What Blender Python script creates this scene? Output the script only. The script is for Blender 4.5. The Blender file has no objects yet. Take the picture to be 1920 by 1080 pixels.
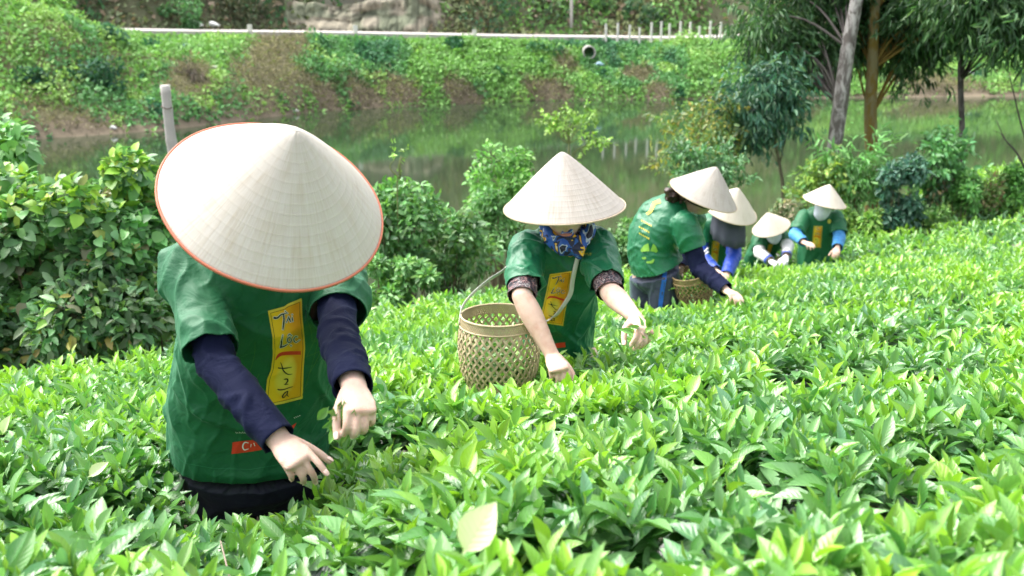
import bpy, math, random
import numpy as np
from mathutils import Vector, Matrix
from mathutils.bvhtree import BVHTree

R = math.radians
rng = np.random.default_rng(7)
random.seed(7)
S = bpy.context.scene
COL = S.collection

# ------------------------------------------------------------------ camera, sky, sun, exposure
FPX, ZC = 1866.7, 4.8
PITCH = math.atan(530 / FPX)
CP, SP = math.cos(PITCH), math.sin(PITCH)
cam_d = bpy.data.cameras.new('camera'); cam = bpy.data.objects.new('camera', cam_d); COL.objects.link(cam)
cam.location = (0, 0, ZC); cam.rotation_euler = (R(90) - PITCH, 0, 0)
cam_d.lens = 35.0; cam_d.sensor_width = 36.0; cam_d.clip_start = 0.05; cam_d.clip_end = 1500
cam_d.dof.use_dof = True; cam_d.dof.focus_distance = 2.7; cam_d.dof.aperture_fstop = 5.0
S.camera = cam
SUN_EL, SUN_AZ = R(58), R(-62)          # azimuth from +Y towards +X
w = bpy.data.worlds.new('World'); S.world = w; w.use_nodes = True
nt = w.node_tree; bg = nt.nodes['Background']
sky = nt.nodes.new('ShaderNodeTexSky'); sky.sky_type = 'NISHITA'; sky.sun_disc = False
sky.sun_elevation = SUN_EL; sky.sun_rotation = SUN_AZ
sky.air_density = 1.0; sky.dust_density = 6.0; sky.ozone_density = 1.0
hs = nt.nodes.new('ShaderNodeHueSaturation'); hs.inputs['Saturation'].default_value = 0.30
nt.links.new(sky.outputs[0], hs.inputs['Color']); nt.links.new(hs.outputs[0], bg.inputs[0])
bg.inputs[1].default_value = 0.15
sd = bpy.data.lights.new('sun', 'SUN'); sd.energy = .52; sd.angle = R(45); sd.color = (1, 0.96, 0.90)
sun = bpy.data.objects.new('sun', sd); COL.objects.link(sun)
sdir = Vector((math.sin(SUN_AZ) * math.cos(SUN_EL), math.cos(SUN_AZ) * math.cos(SUN_EL), math.sin(SUN_EL)))
sun.rotation_euler = sdir.to_track_quat('Z', 'Y').to_euler()
S.view_settings.view_transform = 'Standard'; S.view_settings.look = 'None'
S.view_settings.exposure = 1.92; S.view_settings.gamma = 1
S.cycles.max_bounces = 6; S.cycles.diffuse_bounces = 3; S.cycles.glossy_bounces = 3
S.cycles.transmission_bounces = 3; S.cycles.transparent_max_bounces = 6
S.cycles.use_denoising = True
S.cycles.sample_clamp_indirect = 6

# ------------------------------------------------------------------ helpers
def P(px, py, Y):
    "world point seen at photo pixel (px, py) at forward distance Y"
    u = (px - 960) / FPX; v = (540 - py) / FPX
    d = np.array([u, CP + v * SP, -SP + v * CP])
    return np.array([0, 0, ZC]) + d * (Y / d[1])

def solveJ(px, py, parent, L, near=True):
    "point on the sight line of (px,py) at distance L from parent (a bone of known length)"
    u = (px - 960) / FPX; v = (540 - py) / FPX
    d = np.array([u, CP + v * SP, -SP + v * CP]); d /= np.linalg.norm(d)
    o = np.array([0, 0, ZC]) - parent
    b = d @ o; c = o @ o - L * L; disc = b * b - c
    t = -b if disc < 0 else (-b - math.sqrt(disc) if near else -b + math.sqrt(disc))
    return np.array([0, 0, ZC]) + d * t

def unit(v):
    v = np.asarray(v, float); return v / (np.linalg.norm(v) + 1e-12)

def tag(o, label=None, cat=None, group=None, kind=None):
    if label: o['label'] = label
    if cat: o['category'] = cat
    if group: o['group'] = group
    if kind: o['kind'] = kind
    return o

def empty(name, loc, label, cat, group=None):
    o = bpy.data.objects.new(name, None); COL.objects.link(o); o.location = tuple(loc)
    o.empty_display_size = 0.1
    return tag(o, label, cat, group)

def mesh_np(name, V, Fq, mat, parent=None, col=None, uv=None, smooth=True, mats=None, midx=None, matrix=None):
    "V (n,3); Fq: (m,k) array, or list of such arrays with different k"
    V = np.asarray(V, np.float32)
    fl = Fq if isinstance(Fq, list) else [Fq]
    fl = [np.asarray(f, np.int32) for f in fl if len(f)]
    if parent is not None and matrix is None:
        V = V - np.array(parent.location, np.float32)
    me = bpy.data.meshes.new(name)
    me.vertices.add(len(V)); me.vertices.foreach_set('co', V.ravel())
    loops = np.concatenate([f.ravel() for f in fl])
    tot = np.concatenate([np.full(len(f), f.shape[1], np.int32) for f in fl])
    start = np.concatenate([[0], np.cumsum(tot)[:-1]]).astype(np.int32)
    me.loops.add(len(loops)); me.loops.foreach_set('vertex_index', loops)
    me.polygons.add(len(tot)); me.polygons.foreach_set('loop_start', start); me.polygons.foreach_set('loop_total', tot)
    me.polygons.foreach_set('use_smooth', np.full(len(tot), smooth))
    if midx is not None: me.polygons.foreach_set('material_index', np.asarray(midx, np.int32))
    me.update(calc_edges=True)
    if col is not None:
        c = np.ones((len(V), 4), np.float32); c[:, :3] = col
        a = me.color_attributes.new('col', 'FLOAT_COLOR', 'POINT'); a.data.foreach_set('color', c.ravel())
    if uv is not None:
        u = me.uv_layers.new(name='uv'); u.data.foreach_set('uv', np.asarray(uv, np.float32)[loops].ravel())
    for m in (mats or [mat]): me.materials.append(m)
    o = bpy.data.objects.new(name, me); COL.objects.link(o)
    if parent is not None: o.parent = parent
    if matrix is not None: o.matrix_local = matrix
    return o

# gradient-free 3D value noise, vectorised
_perm = np.random.default_rng(3).permutation(256)
_perm = np.concatenate([_perm, _perm, _perm])
_val = np.random.default_rng(4).random(256) * 2 - 1
def noise3(p, f=1.0, seed=0):
    p = np.asarray(p, float) * f + seed * 17.31
    i = np.floor(p).astype(int); t = p - i; t = t * t * (3 - 2 * t); i &= 255
    def h(a, b, c): return _val[_perm[_perm[_perm[(i[..., 0] + a) & 255] + ((i[..., 1] + b) & 255)] + ((i[..., 2] + c) & 255)]]
    x, y, z = t[..., 0], t[..., 1], t[..., 2]
    def L(a, b, s): return a + (b - a) * s
    return L(L(L(h(0,0,0), h(1,0,0), x), L(h(0,1,0), h(1,1,0), x), y), L(L(h(0,0,1), h(1,0,1), x), L(h(0,1,1), h(1,1,1), x), y), z)
def fbm(p, f=1.0, o=3, seed=0):
    s = 0; a = 1; tot = 0
    for k in range(o):
        s = s + a * noise3(p, f * 2 ** k, seed + k); tot += a; a *= .5
    return s / tot
def xy0(x, y): return np.stack([x, y, np.zeros_like(x)], -1)
def sstep(a, b, x):
    t = np.clip((x - a) / (b - a), 0, 1); return t * t * (3 - 2 * t)

# ------------------------------------------------------------------ materials
def new_mat(name):
    m = bpy.data.materials.new(name); m.use_nodes = True
    n = m.node_tree.nodes; l = m.node_tree.links
    return m, n, l, n['Principled BSDF'], n['Material Output']

def solid(name, c, rough=0.6, spec=0.5, noise_amt=0.15, scale=30, bump=0.0, bscale=200, sheen=0, sss=0, weave=False):
    m, n, l, b, out = new_mat(name)
    tc = n.new('ShaderNodeTexCoord')
    nz = n.new('ShaderNodeTexNoise'); nz.inputs['Scale'].default_value = scale; nz.inputs['Detail'].default_value = 4
    l.new(tc.outputs['Object'], nz.inputs['Vector'])
    mr = n.new('ShaderNodeMapRange'); mr.inputs['To Min'].default_value = 1 - noise_amt; mr.inputs['To Max'].default_value = 1 + noise_amt
    l.new(nz.outputs[0], mr.inputs['Value'])
    mx = n.new('ShaderNodeVectorMath'); mx.operation = 'SCALE'; mx.inputs[0].default_value = c[:3]
    l.new(mr.outputs[0], mx.inputs['Scale']); l.new(mx.outputs[0], b.inputs['Base Color'])
    b.inputs['Roughness'].default_value = rough; b.inputs['Specular IOR Level'].default_value = spec
    if sheen: b.inputs['Sheen Weight'].default_value = sheen; b.inputs['Sheen Roughness'].default_value = .4
    if sss:
        b.inputs['Subsurface Weight'].default_value = sss; b.inputs['Subsurface Radius'].default_value = (.012, .005, .003); b.inputs['Subsurface Scale'].default_value = 1
    if bump:
        n2 = n.new('ShaderNodeTexNoise'); n2.inputs['Scale'].default_value = bscale; n2.inputs['Detail'].default_value = 5
        l.new(tc.outputs['Object'], n2.inputs['Vector'])
        bp = n.new('ShaderNodeBump'); bp.inputs['Strength'].default_value = bump; bp.inputs['Distance'].default_value = .004
        l.new(n2.outputs[0], bp.inputs['Height']); l.new(bp.outputs[0], b.inputs['Normal'])
    return m

def leaf_mat(name, rough=0.42, spec=0.5, trans=0.28, veins=False):
    m, n, l, b, out = new_mat(name)
    at = n.new('ShaderNodeAttribute'); at.attribute_name = 'col'
    colout = at.outputs['Color']
    tr = n.new('ShaderNodeBsdfTranslucent'); mixs = n.new('ShaderNodeMixShader'); mixs.inputs[0].default_value = trans
    if veins:
        uv = n.new('ShaderNodeUVMap'); uv.uv_map = 'uv'
        sx = n.new('ShaderNodeSeparateXYZ'); l.new(uv.outputs[0], sx.inputs[0])
        def M(op, a, b_=None, c=None):
            q = n.new('ShaderNodeMath'); q.operation = op
            for k, v in enumerate((a, b_, c)):
                if v is None: continue
                if isinstance(v, (int, float)): q.inputs[k].default_value = v
                else: l.new(v, q.inputs[k])
            return q.outputs[0]
        av = M('ABSOLUTE', M('SUBTRACT', sx.outputs[1], .5))              # 0 at midrib, .5 at edge
        s = M('SINE', M('SUBTRACT', M('MULTIPLY', sx.outputs[0], 55.0), M('MULTIPLY', av, 26.0)))
        vein = M('POWER', M('MAXIMUM', s, 0.0), 10.0)
        mid = M('LESS_THAN', av, .022)
        vm = M('MINIMUM', M('ADD', M('MULTIPLY', vein, .10), M('MULTIPLY', mid, .5)), 1.0)
        mc = n.new('ShaderNodeMix'); mc.data_type = 'RGBA'
        l.new(vm, mc.inputs[0]); l.new(colout, mc.inputs[6])
        br = n.new('ShaderNodeMix'); br.data_type = 'RGBA'; br.inputs[0].default_value = .5
        l.new(colout, br.inputs[6]); br.inputs[7].default_value = (.42, .62, .22, 1); l.new(br.outputs[2], mc.inputs[7])
        colout = mc.outputs[2]
        bp = n.new('ShaderNodeBump'); bp.inputs['Strength'].default_value = .22; bp.inputs['Distance'].default_value = .002
        bulge = M('SUBTRACT', M('MULTIPLY', s, .5), M('MULTIPLY', mid, 1.5))
        l.new(bulge, bp.inputs['Height']); l.new(bp.outputs[0], b.inputs['Normal'])
    l.new(colout, b.inputs['Base Color']); l.new(colout, tr.inputs[0])
    tg = n.new('ShaderNodeMix'); tg.data_type = 'RGBA'; tg.blend_type = 'MULTIPLY'; tg.inputs[0].default_value = 1
    l.new(colout, tg.inputs[6]); tg.inputs[7].default_value = (1.2, 1.3, .7, 1); l.new(tg.outputs[2], tr.inputs[0])
    b.inputs['Roughness'].default_value = rough; b.inputs['Specular IOR Level'].default_value = spec
    l.new(b.outputs[0], mixs.inputs[1]); l.new(tr.outputs[0], mixs.inputs[2]); l.new(mixs.outputs[0], out.inputs[0])
    return m

def attr_mat(name, rough=.9, noise_amt=.3, scale=8, bump=.5, bscale=20, bdist=.05):
    m, n, l, b, out = new_mat(name)
    at = n.new('ShaderNodeAttribute'); at.attribute_name = 'col'
    tc = n.new('ShaderNodeTexCoord'); nz = n.new('ShaderNodeTexNoise'); nz.inputs['Scale'].default_value = scale; nz.inputs['Detail'].default_value = 8
    l.new(tc.outputs['Object'], nz.inputs['Vector'])
    mr = n.new('ShaderNodeMapRange'); mr.inputs['To Min'].default_value = 1 - noise_amt; mr.inputs['To Max'].default_value = 1 + noise_amt
    l.new(nz.outputs[0], mr.inputs['Value'])
    mx = n.new('ShaderNodeVectorMath'); mx.operation = 'SCALE'; l.new(at.outputs['Color'], mx.inputs[0]); l.new(mr.outputs[0], mx.inputs['Scale'])
    l.new(mx.outputs[0], b.inputs['Base Color']); b.inputs['Roughness'].default_value = rough; b.inputs['Specular IOR Level'].default_value = .2
    bp = n.new('ShaderNodeBump'); bp.inputs['Strength'].default_value = bump; bp.inputs['Distance'].default_value = bdist
    n2 = n.new('ShaderNodeTexNoise'); n2.inputs['Scale'].default_value = bscale; n2.inputs['Detail'].default_value = 6
    l.new(tc.outputs['Object'], n2.inputs['Vector']); l.new(n2.outputs[0], bp.inputs['Height']); l.new(bp.outputs[0], b.inputs['Normal'])
    return m

M_TEA = leaf_mat('tea_leaf', .33, .8, .26, True)
M_LEAF = leaf_mat('broad_leaf', .42, .45, .25)
M_FAR = leaf_mat('undergrowth_leaf', .6, .25, .25)
M_DRY = leaf_mat('dry_stalk', .8, .15, .1)
M_GROUND = attr_mat('earth', .95)
M_BARK = attr_mat('bark', .9, .35, 14, .9, 30, .02)

def bark_mat(name, c1, c2, scale=9, lo=.44, hi=.56):
    m, n, l, b, out = new_mat(name)
    tc = n.new('ShaderNodeTexCoord'); mp = n.new('ShaderNodeMapping'); mp.inputs['Scale'].default_value = (1, 1, .45); l.new(tc.outputs['Object'], mp.inputs[0])
    nz = n.new('ShaderNodeTexNoise'); nz.inputs['Scale'].default_value = scale; nz.inputs['Detail'].default_value = 9; nz.inputs['Roughness'].default_value = .7; nz.inputs['Distortion'].default_value = .6
    l.new(mp.outputs[0], nz.inputs[0]); mr = n.new('ShaderNodeMapRange'); mr.inputs['From Min'].default_value = lo; mr.inputs['From Max'].default_value = hi; l.new(nz.outputs[0], mr.inputs[0])
    mx = n.new('ShaderNodeMix'); mx.data_type = 'RGBA'; l.new(mr.outputs[0], mx.inputs[0]); mx.inputs[6].default_value = (*c2, 1); mx.inputs[7].default_value = (*c1, 1); l.new(mx.outputs[2], b.inputs['Base Color'])
    b.inputs['Roughness'].default_value = .9; b.inputs['Specular IOR Level'].default_value = .2
    bp = n.new('ShaderNodeBump'); bp.inputs['Strength'].default_value = .9; bp.inputs['Distance'].default_value = .02; l.new(nz.outputs[0], bp.inputs['Height']); l.new(bp.outputs[0], b.inputs['Normal'])
    return m

# ------------------------------------------------------------------ terrain functions
CC = (4.411, .05266, -.28129, .000373, .0057324)
def canopy(x, y):
    x = np.asarray(x, float); y = np.clip(np.asarray(y, float), -4, 17); xc = np.clip(x, -9, 16)
    return CC[0] + CC[1] * xc + CC[2] * y + CC[3] * xc * y + CC[4] * y * y + .32 * np.clip((xc - 3.6) / 4, 0, 1.5) * np.clip((y - 7) / 8, 0, 1)
EX = [-12, -6, -2.52, -1.98, -1.02, .95, 2.75, 4.7, 7, 12, 20]
EY = [1.2, 2.4, 3.9, 4.6, 6.4, 8.8, 10.9, 12.6, 16.5, 18, 19]
def yedge(x): return np.interp(x, EX, EY)
SX = [-60, -30, -18.8, -14, -9.1, 1.1, 12.7, 28.5, 60]
SY = [22, 30, 36.6, 39.8, 47.5, 53, 54, 55.5, 60]
def yshore(x): return np.interp(x, SX, SY)
RX = [-60, -30, -20, -16, -10, 0, 10, 20, 33, 60, 90]
RY = [36, 42, 46, 49.5, 53, 57, 60, 63, 68, 80, 92]
RZ = [3.8, 3.7, 3.6, 3.45, 3.3, 3.0, 2.8, 2.95, 3.3, 4.0, 4.5]
def yroad(x): return np.interp(x, RX, RY)
def zroad(x): return np.interp(x, RX, RZ)
RW = 6.0
def ground(x, y):
    x = np.asarray(x, float); y = np.asarray(y, float)
    near = canopy(x, y) - .85
    e = yedge(x); ze = canopy(x, e) - .85
    d = y - e
    fall = ze * (1 - sstep(.5, 8.5, d) * 1.0) - sstep(3, 10, d) * .9
    z = np.where(d < 0, near, np.minimum(near, fall))
    ys = yshore(x); yr = yroad(x); zr = zroad(x)
    t = (y - ys) / (yr - ys)
    n = fbm(xy0(x, y), .35, 3, 5)
    far = -.9 + (zr + .9) * np.clip(t, -.3, 1) ** 1.0 * 1.0
    tt = np.clip(t, 0, 1)
    far = np.where(t < 0, np.maximum(-.9, t * 3.0), zr * (tt ** .72)) + n * .35 * sstep(0, .25, tt) * (1 - sstep(.85, 1, tt))
    far = far + 1.9 * np.exp(-((x + 24) / 9.5) ** 2 - ((y - 43.0) / 3.0) ** 2) * sstep(.2, .6, tt)
    dr = y - (yr + RW + .5)
    hill = zr + sstep(0, 4.0, dr) * (1.7 + .9 * fbm(xy0(x, y), .12, 2, 9)) + np.clip(dr - 1, 0, 400) * .46 + fbm(xy0(x, y), .06, 4, 2) * np.clip(dr, 0, 30) * .22
    hill = np.where(hill > 34, 34 + (hill - 34) * .15, hill)
    far = np.where(t > 1, np.where(dr > 0, hill, zr - .03), far)
    k = sstep(18, 28, y - 0 * x)
    k = np.where(y > np.minimum(ys - 4, 28), 1.0, k)
    return z * (1 - k) + far * k

def grid_axis(segs):
    out = [segs[0][0]]
    for a, b, s in segs: out += list(np.arange(a + s, b + s * .5, s))
    return np.array(out)
gx = grid_axis([(-260, -60, 10), (-60, -36, 2), (-36, 46, .5), (46, 80, 2), (80, 260, 10)])
gy = grid_axis([(-12, 0, 1.0), (0, 22, .4), (22, 34, 1.0), (34, 74, .42), (74, 110, 2), (110, 400, 14)])
GX, GY = np.meshgrid(gx, gy)
GZ = ground(GX, GY)
nx, ny = len(gx), len(gy)
V = np.stack([GX, GY, GZ], -1).reshape(-1, 3)
ii = (np.arange(ny - 1)[:, None] * nx + np.arange(nx - 1)[None, :]).ravel()
F = np.stack([ii, ii + 1, ii + nx + 1, ii + nx], -1)
c = np.zeros((len(V), 3)); nn = fbm(V, .5, 4, 8)[:, None]
c[:] = np.array([.05, .042, .028]) * (1 + .4 * nn)
gm = (V[:, 1] > 30)
c[gm] = (np.array([.17, .16, .085]) * (1 + .3 * nn[gm]))
rocky = gm & (V[:, 1] > yroad(V[:, 0]) + RW) & (V[:, 1] < yroad(V[:, 0]) + RW + 5)
mud = gm & (np.abs(V[:, 1] - yshore(V[:, 0])) < 1.0)
c[mud] = np.array([.19, .155, .11]) * (1 + .4 * nn[mud])
c[rocky] = np.array([.10, .105, .06]) * (1 + .35 * nn[rocky])
rk = rocky & (np.abs(V[:, 0] + 8.0) < 3 + 2 * nn[:, 0])
c[rk] = np.array([.15, .145, .11]) * (1 + .5 * nn[rk])
g = mesh_np('ground', V, F, M_GROUND, col=c); tag(g, kind='structure')

# water
m, n, l, b, out = new_mat('pond_water')
b.inputs['Base Color'].default_value = (.024, .040, .020, 1); b.inputs['Roughness'].default_value = .055; b.inputs['IOR'].default_value = 1.8
b.inputs['Specular IOR Level'].default_value = .5
tc = n.new('ShaderNodeTexCoord'); mp = n.new('ShaderNodeMapping'); mp.inputs['Scale'].default_value = (1, 2.2, 1)
nz = n.new('ShaderNodeTexNoise'); nz.inputs['Scale'].default_value = 1.1; nz.inputs['Detail'].default_value = 3
l.new(tc.outputs['Object'], mp.inputs[0]); l.new(mp.outputs[0], nz.inputs['Vector'])
bp = n.new('ShaderNodeBump'); bp.inputs['Strength'].default_value = .03; bp.inputs['Distance'].default_value = .015
l.new(nz.outputs[0], bp.inputs['Height']); l.new(bp.outputs[0], b.inputs['Normal'])
wv = np.array([[-150, 6, 0], [150, 6, 0], [150, 62, 0], [-150, 62, 0]], float)
wt = mesh_np('pond_water', wv, np.array([[0, 1, 2, 3]]), m); tag(wt, kind='structure')

# road: slab with a real edge
M_ROAD = solid('concrete_road', (.40, .375, .35), .85, .3, .12, .8, .3, 12)
xs = np.arange(-40, 70, 1.0); yr = yroad(xs); zr = zroad(xs)
prof = [(0, -.5), (0, .16), (.25, .16), (.25, .10), (RW, .10), (RW, -.3)]
V = []; 
for dy, dz in prof: V.append(np.stack([xs, yr + dy, zr + dz], -1))
V = np.stack(V, 1).reshape(-1, 3); k = len(prof)
i0 = np.arange(len(xs) - 1)[:, None] * k + np.arange(k - 1)[None, :]
i0 = i0.ravel(); F = np.stack([i0, i0 + k, i0 + k + 1, i0 + 1], -1)
rd = mesh_np('road', V, F, M_ROAD, smooth=False); tag(rd, kind='structure')

# ------------------------------------------------------------------ leaf engine
def template(stations, widths, fold=.25, droop=.15, double=False):
    "leaf along +x, width +-y; returns V (k,3), F (m,4), UV"
    V = []; U = []
    for t, w_ in zip(stations, widths):
        z = -droop * t * t
        for s in (-1, 0, 1):
            if w_ == 0 and s != 0: continue
            V.append((t, s * w_, z + fold * abs(s) * w_)); U.append((t, .5 + .5 * s))
    V = np.array(V); U = np.array(U); F = []
    idx = []; q = 0
    for w_ in widths:
        if w_ == 0: idx.append((q, q, q)); q += 1
        else: idx.append((q, q + 1, q + 2)); q += 3
    tri = []; quad = []
    for a, b_ in zip(idx[:-1], idx[1:]):
        for s in (0, 1):
            f = [a[s], a[s + 1], b_[s + 1], b_[s]]
            g_ = []
            for x_ in f:
                if x_ not in g_: g_.append(x_)
            (tri if len(g_) == 3 else quad).append(g_)
    fl = []
    if quad: fl.append(np.array(quad)[:, ::-1])
    if tri: fl.append(np.array(tri)[:, ::-1])
    return V, fl, U
T_TEA = template([0, .08, .22, .42, .62, .82, .93, 1], [.03, .05, .34, .5, .47, .26, .1, 0], .35, .22)
T_MID = template([0, .3, .68, 1], [0, .45, .40, 0], .35, .2)
T_FAR = template([0, .5, 1], [0, .5, 0], .3, .15)
T_ROUND = template([0, .12, .4, .7, 1], [0, .42, .5, .36, 0], .2, .25)
def leaves(pos, d, nrm, L, W, col, T):
    "one leaf per row; returns V, facelist, colours, uv"
    tv, tf, tu = T
    d = d / np.linalg.norm(d, axis=1, keepdims=True)
    y = np.cross(nrm, d); y /= (np.linalg.norm(y, axis=1, keepdims=True) + 1e-9)
    z = np.cross(d, y)
    L = np.asarray(L)[:, None, None]; W = np.asarray(W)[:, None, None]
    V = pos[:, None, :] + d[:, None, :] * tv[None, :, 0:1] * L + y[:, None, :] * tv[None, :, 1:2] * W + z[:, None, :] * (tv[None, :, 2:3] * (L * .6 + W * .4))
    k = len(tv); off = np.arange(len(pos)) * k
    fl = [(f[None] + off[:, None, None]).reshape(-1, f.shape[1]) for f in tf]
    C = np.repeat(col, k, 0)
    U = np.tile(tu, (len(pos), 1))
    return V.reshape(-1, 3), fl, C, U
def merge(parts):
    Vs, Cs, Us, q, fl = [], [], [], 0, {}
    for V_, f_, C_, U_ in parts:
        for f in f_: fl.setdefault(f.shape[1], []).append(f + q)
        Vs.append(V_); Cs.append(C_); Us.append(U_); q += len(V_)
    return np.concatenate(Vs), [np.concatenate(v) for v in fl.values()], np.concatenate(Cs), np.concatenate(Us)
def pal(cols, n, r, jit=.18, wts=None):
    cols = np.array(cols); i = r.choice(len(cols), n, p=wts)
    return 1.3 * cols[i] * (1 + r.normal(0, jit, (n, 1))).clip(.4, 1.8) * (1 + r.normal(0, .05, (n, 3)))
def rdir(n, r):
    v = r.normal(size=(n, 3)); return v / np.linalg.norm(v, axis=1, keepdims=True)

def loft(pts, ra, rb, side, n=20, sub=5, p=2.0, rnd=True):
    "closed tube with elliptical (superellipse p) sections; ra along side, rb across"
    pts = np.asarray(pts, float); m_ = len(pts)
    ra = np.broadcast_to(np.asarray(ra, float), (m_,)); rb = np.broadcast_to(np.asarray(rb, float), (m_,))
    side = np.asarray(side, float)
    if side.ndim == 1: side = np.broadcast_to(side, (m_, 3))
    Q = np.concatenate([pts, ra[:, None], rb[:, None], side], 1)
    Qe = np.concatenate([[2 * Q[0] - Q[1]], Q, [2 * Q[-1] - Q[-2]]])
    out_ = []
    for i in range(m_ - 1):
        p0, p1, p2, p3 = Qe[i:i + 4]
        for t in np.linspace(0, 1, sub, endpoint=False):
            out_.append(.5 * ((2 * p1) + (-p0 + p2) * t + (2 * p0 - 5 * p1 + 4 * p2 - p3) * t * t + (-p0 + 3 * p1 - 3 * p2 + p3) * t ** 3))
    out_.append(Q[-1]); K = np.array(out_)
    tn = np.gradient(K[:, :3], axis=0); tn /= (np.linalg.norm(tn, axis=1, keepdims=True) + 1e-12)
    A = K[:, 5:8]; A = A - tn * (A * tn).sum(1, keepdims=True); A /= (np.linalg.norm(A, axis=1, keepdims=True) + 1e-12)
    B = np.cross(tn, A)
    if rnd:
        def cap(k0, sgn):
            rr = min(K[k0, 3], K[k0, 4]); rows = []
            for th in (30, 60, 80):
                s, c_ = math.sin(R(th)), math.cos(R(th))
                q = K[k0].copy(); q[:3] += tn[k0] * sgn * rr * s; q[3] *= c_; q[4] *= c_; rows.append(q)
            return rows
        s_ = cap(0, -1)[::-1]; e_ = cap(-1, 1)
        K = np.concatenate([s_, K, e_]); A = np.concatenate([[A[0]] * 3, A, [A[-1]] * 3]); B = np.concatenate([[B[0]] * 3, B, [B[-1]] * 3])
    th = np.linspace(0, 2 * math.pi, n, endpoint=False)
    ct, st = np.cos(th), np.sin(th)
    ct = np.sign(ct) * np.abs(ct) ** (2 / p); st = np.sign(st) * np.abs(st) ** (2 / p)
    V = K[:, None, :3] + A[:, None] * (K[:, 3, None, None] * ct[None, :, None]) + B[:, None] * (K[:, 4, None, None] * st[None, :, None])
    m_ = len(K); V = V.reshape(-1, 3)
    i = np.arange(m_ - 1)[:, None] * n; j = np.arange(n)[None]; j2 = (j + 1) % n
    F = np.stack([(i + j), (i + j2), (i + n + j2), (i + n + j)], -1).reshape(-1, 4)
    V = np.concatenate([V, K[:1, :3], K[-1:, :3]]); a = m_ * n
    jj = np.arange(n); j2 = (jj + 1) % n
    T = np.concatenate([np.stack([np.full(n, a), j2, jj], -1), np.stack([np.full(n, a + 1), (m_ - 1) * n + jj, (m_ - 1) * n + j2], -1)])
    return V, [F, T]
def joinm(parts):
    Vs, q, fl = [], 0, {}
    for V_, f_ in parts:
        for f in f_: fl.setdefault(f.shape[1], []).append(f + q)
        Vs.append(V_); q += len(V_)
    return np.concatenate(Vs), [np.concatenate(v) for v in fl.values()]
def tube(pts, r, n=8, sub=4): return loft(pts, r, r, unit([.31, .2, .91]) if abs(unit(np.array(pts[-1]) - np.array(pts[0]))[2]) < .8 else [1, 0.1, 0], n, sub, 2.0, False)

# ------------------------------------------------------------------ far bank undergrowth
def pix_ground(px, py, y0=20, y1=150):
    Y = y0
    while Y < y1:
        q = P(px, py, Y)
        if q[2] < float(ground(q[0], q[1])): return q
        Y += .15
    return P(px, py, y1)
brown = []
for px, py, rx, ry in [(520, 95, 60, 35), (540, 150, 40, 40), (355, 150, 42, 40), (600, 180, 70, 22), (1030, 172, 55, 18), (870, 182, 60, 12), (745, 165, 50, 30), (1230, 172, 30, 12),
                       (1750, 160, 120, 25), (1500, 150, 60, 20), (1060, 130, 25, 12), (130, 232, 150, 14), (1190, 140, 40, 8), (690, 190, 60, 12)]:
    q = pix_ground(px, py); q2 = pix_ground(px, py - ry); s = q[1] / FPX
    brown.append((q[0], q[1], rx * s, max(abs(q2[1] - q[1]), .8)))
def brownness(x, y):
    b_ = np.zeros_like(x)
    for cx, cy, rx, ry in brown:
        b_ = np.maximum(b_, 1 - (((x - cx) / rx) ** 2 + ((y - cy) / ry) ** 2) ** .5 * .75)
    return b_ + .35 * fbm(xy0(x, y), 1.1, 3, 12)
r = np.random.default_rng(11)
N = 195000
x = r.uniform(-44, 48, N); s = r.random(N)
y = yshore(x) - .35 + s * (yroad(x) + .2 - yshore(x))
mound = np.clip(fbm(xy0(x, y), .55, 3, 21), 0, 1)
bn = brownness(x, y)
h = r.random(N) ** 1.6 * (.15 + 1.3 * mound) * sstep(0, .12, s) * (1 - .85 * sstep(.86, 1, s)) + .02
z = np.maximum(ground(x, y), -.02) + h
pos = np.stack([x, y, z], -1)
nrm = rdir(N, r) * .75 + np.array([0, -.35, .8])
d = rdir(N, r) + np.array([0, -.3, -.1])
zone = fbm(xy0(x, y), .22, 3, 31); zone2 = fbm(xy0(x, y), .9, 2, 41)
green = np.where((zone > .12)[:, None], [.115, .225, .065], np.where((zone > -.16)[:, None], [.075, .175, .065], [.04, .115, .055]))
green = np.where((zone2 > .35)[:, None], [.155, .255, .075], green)
green = np.where((zone2 < -.42)[:, None], [.025, .085, .04], green)
dry = np.where((r.random(N) < .5)[:, None], [.20, .18, .14], [.125, .115, .085]) 
dry = np.where((r.random(N) < .16)[:, None], [.13, .16, .05], dry)
isb = bn > .42 + r.normal(0, .10, N)
colr = 1.75 * np.where(isb[:, None], dry, green) * (1 + r.normal(0, .22, (N, 1))).clip(.4, 1.9)
big = zone2 < -.3
L = r.uniform(.11, .26, N) * np.where(big, 1.35, 1); W = L * r.uniform(.45, .8, N)
W = np.where(isb, L * .14, W); L = np.where(isb, L * 1.5, L)
keep = np.where(isb, r.random(N) < .85, True) & ((s > .05) | (r.random(N) < .12))
A_ = leaves(pos[keep], d[keep], nrm[keep], L[keep], W[keep], colr[keep], T_FAR)
o = mesh_np('bank_undergrowth', A_[0], A_[1], M_FAR, col=A_[2]); tag(o, 'low green weeds and creepers covering the far bank of the pond', 'undergrowth', kind='stuff')
# hillside above the road
N = 90000
x = r.uniform(-48, 78, N); q = np.where(r.random(N) < .35, r.random(N) * 7, r.random(N) ** 1.7 * 62)
y = yroad(x) + RW + 1.0 + q
zone = fbm(xy0(x, y), .10, 3, 51); zone2 = fbm(xy0(x, y), .5, 2, 52)
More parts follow.
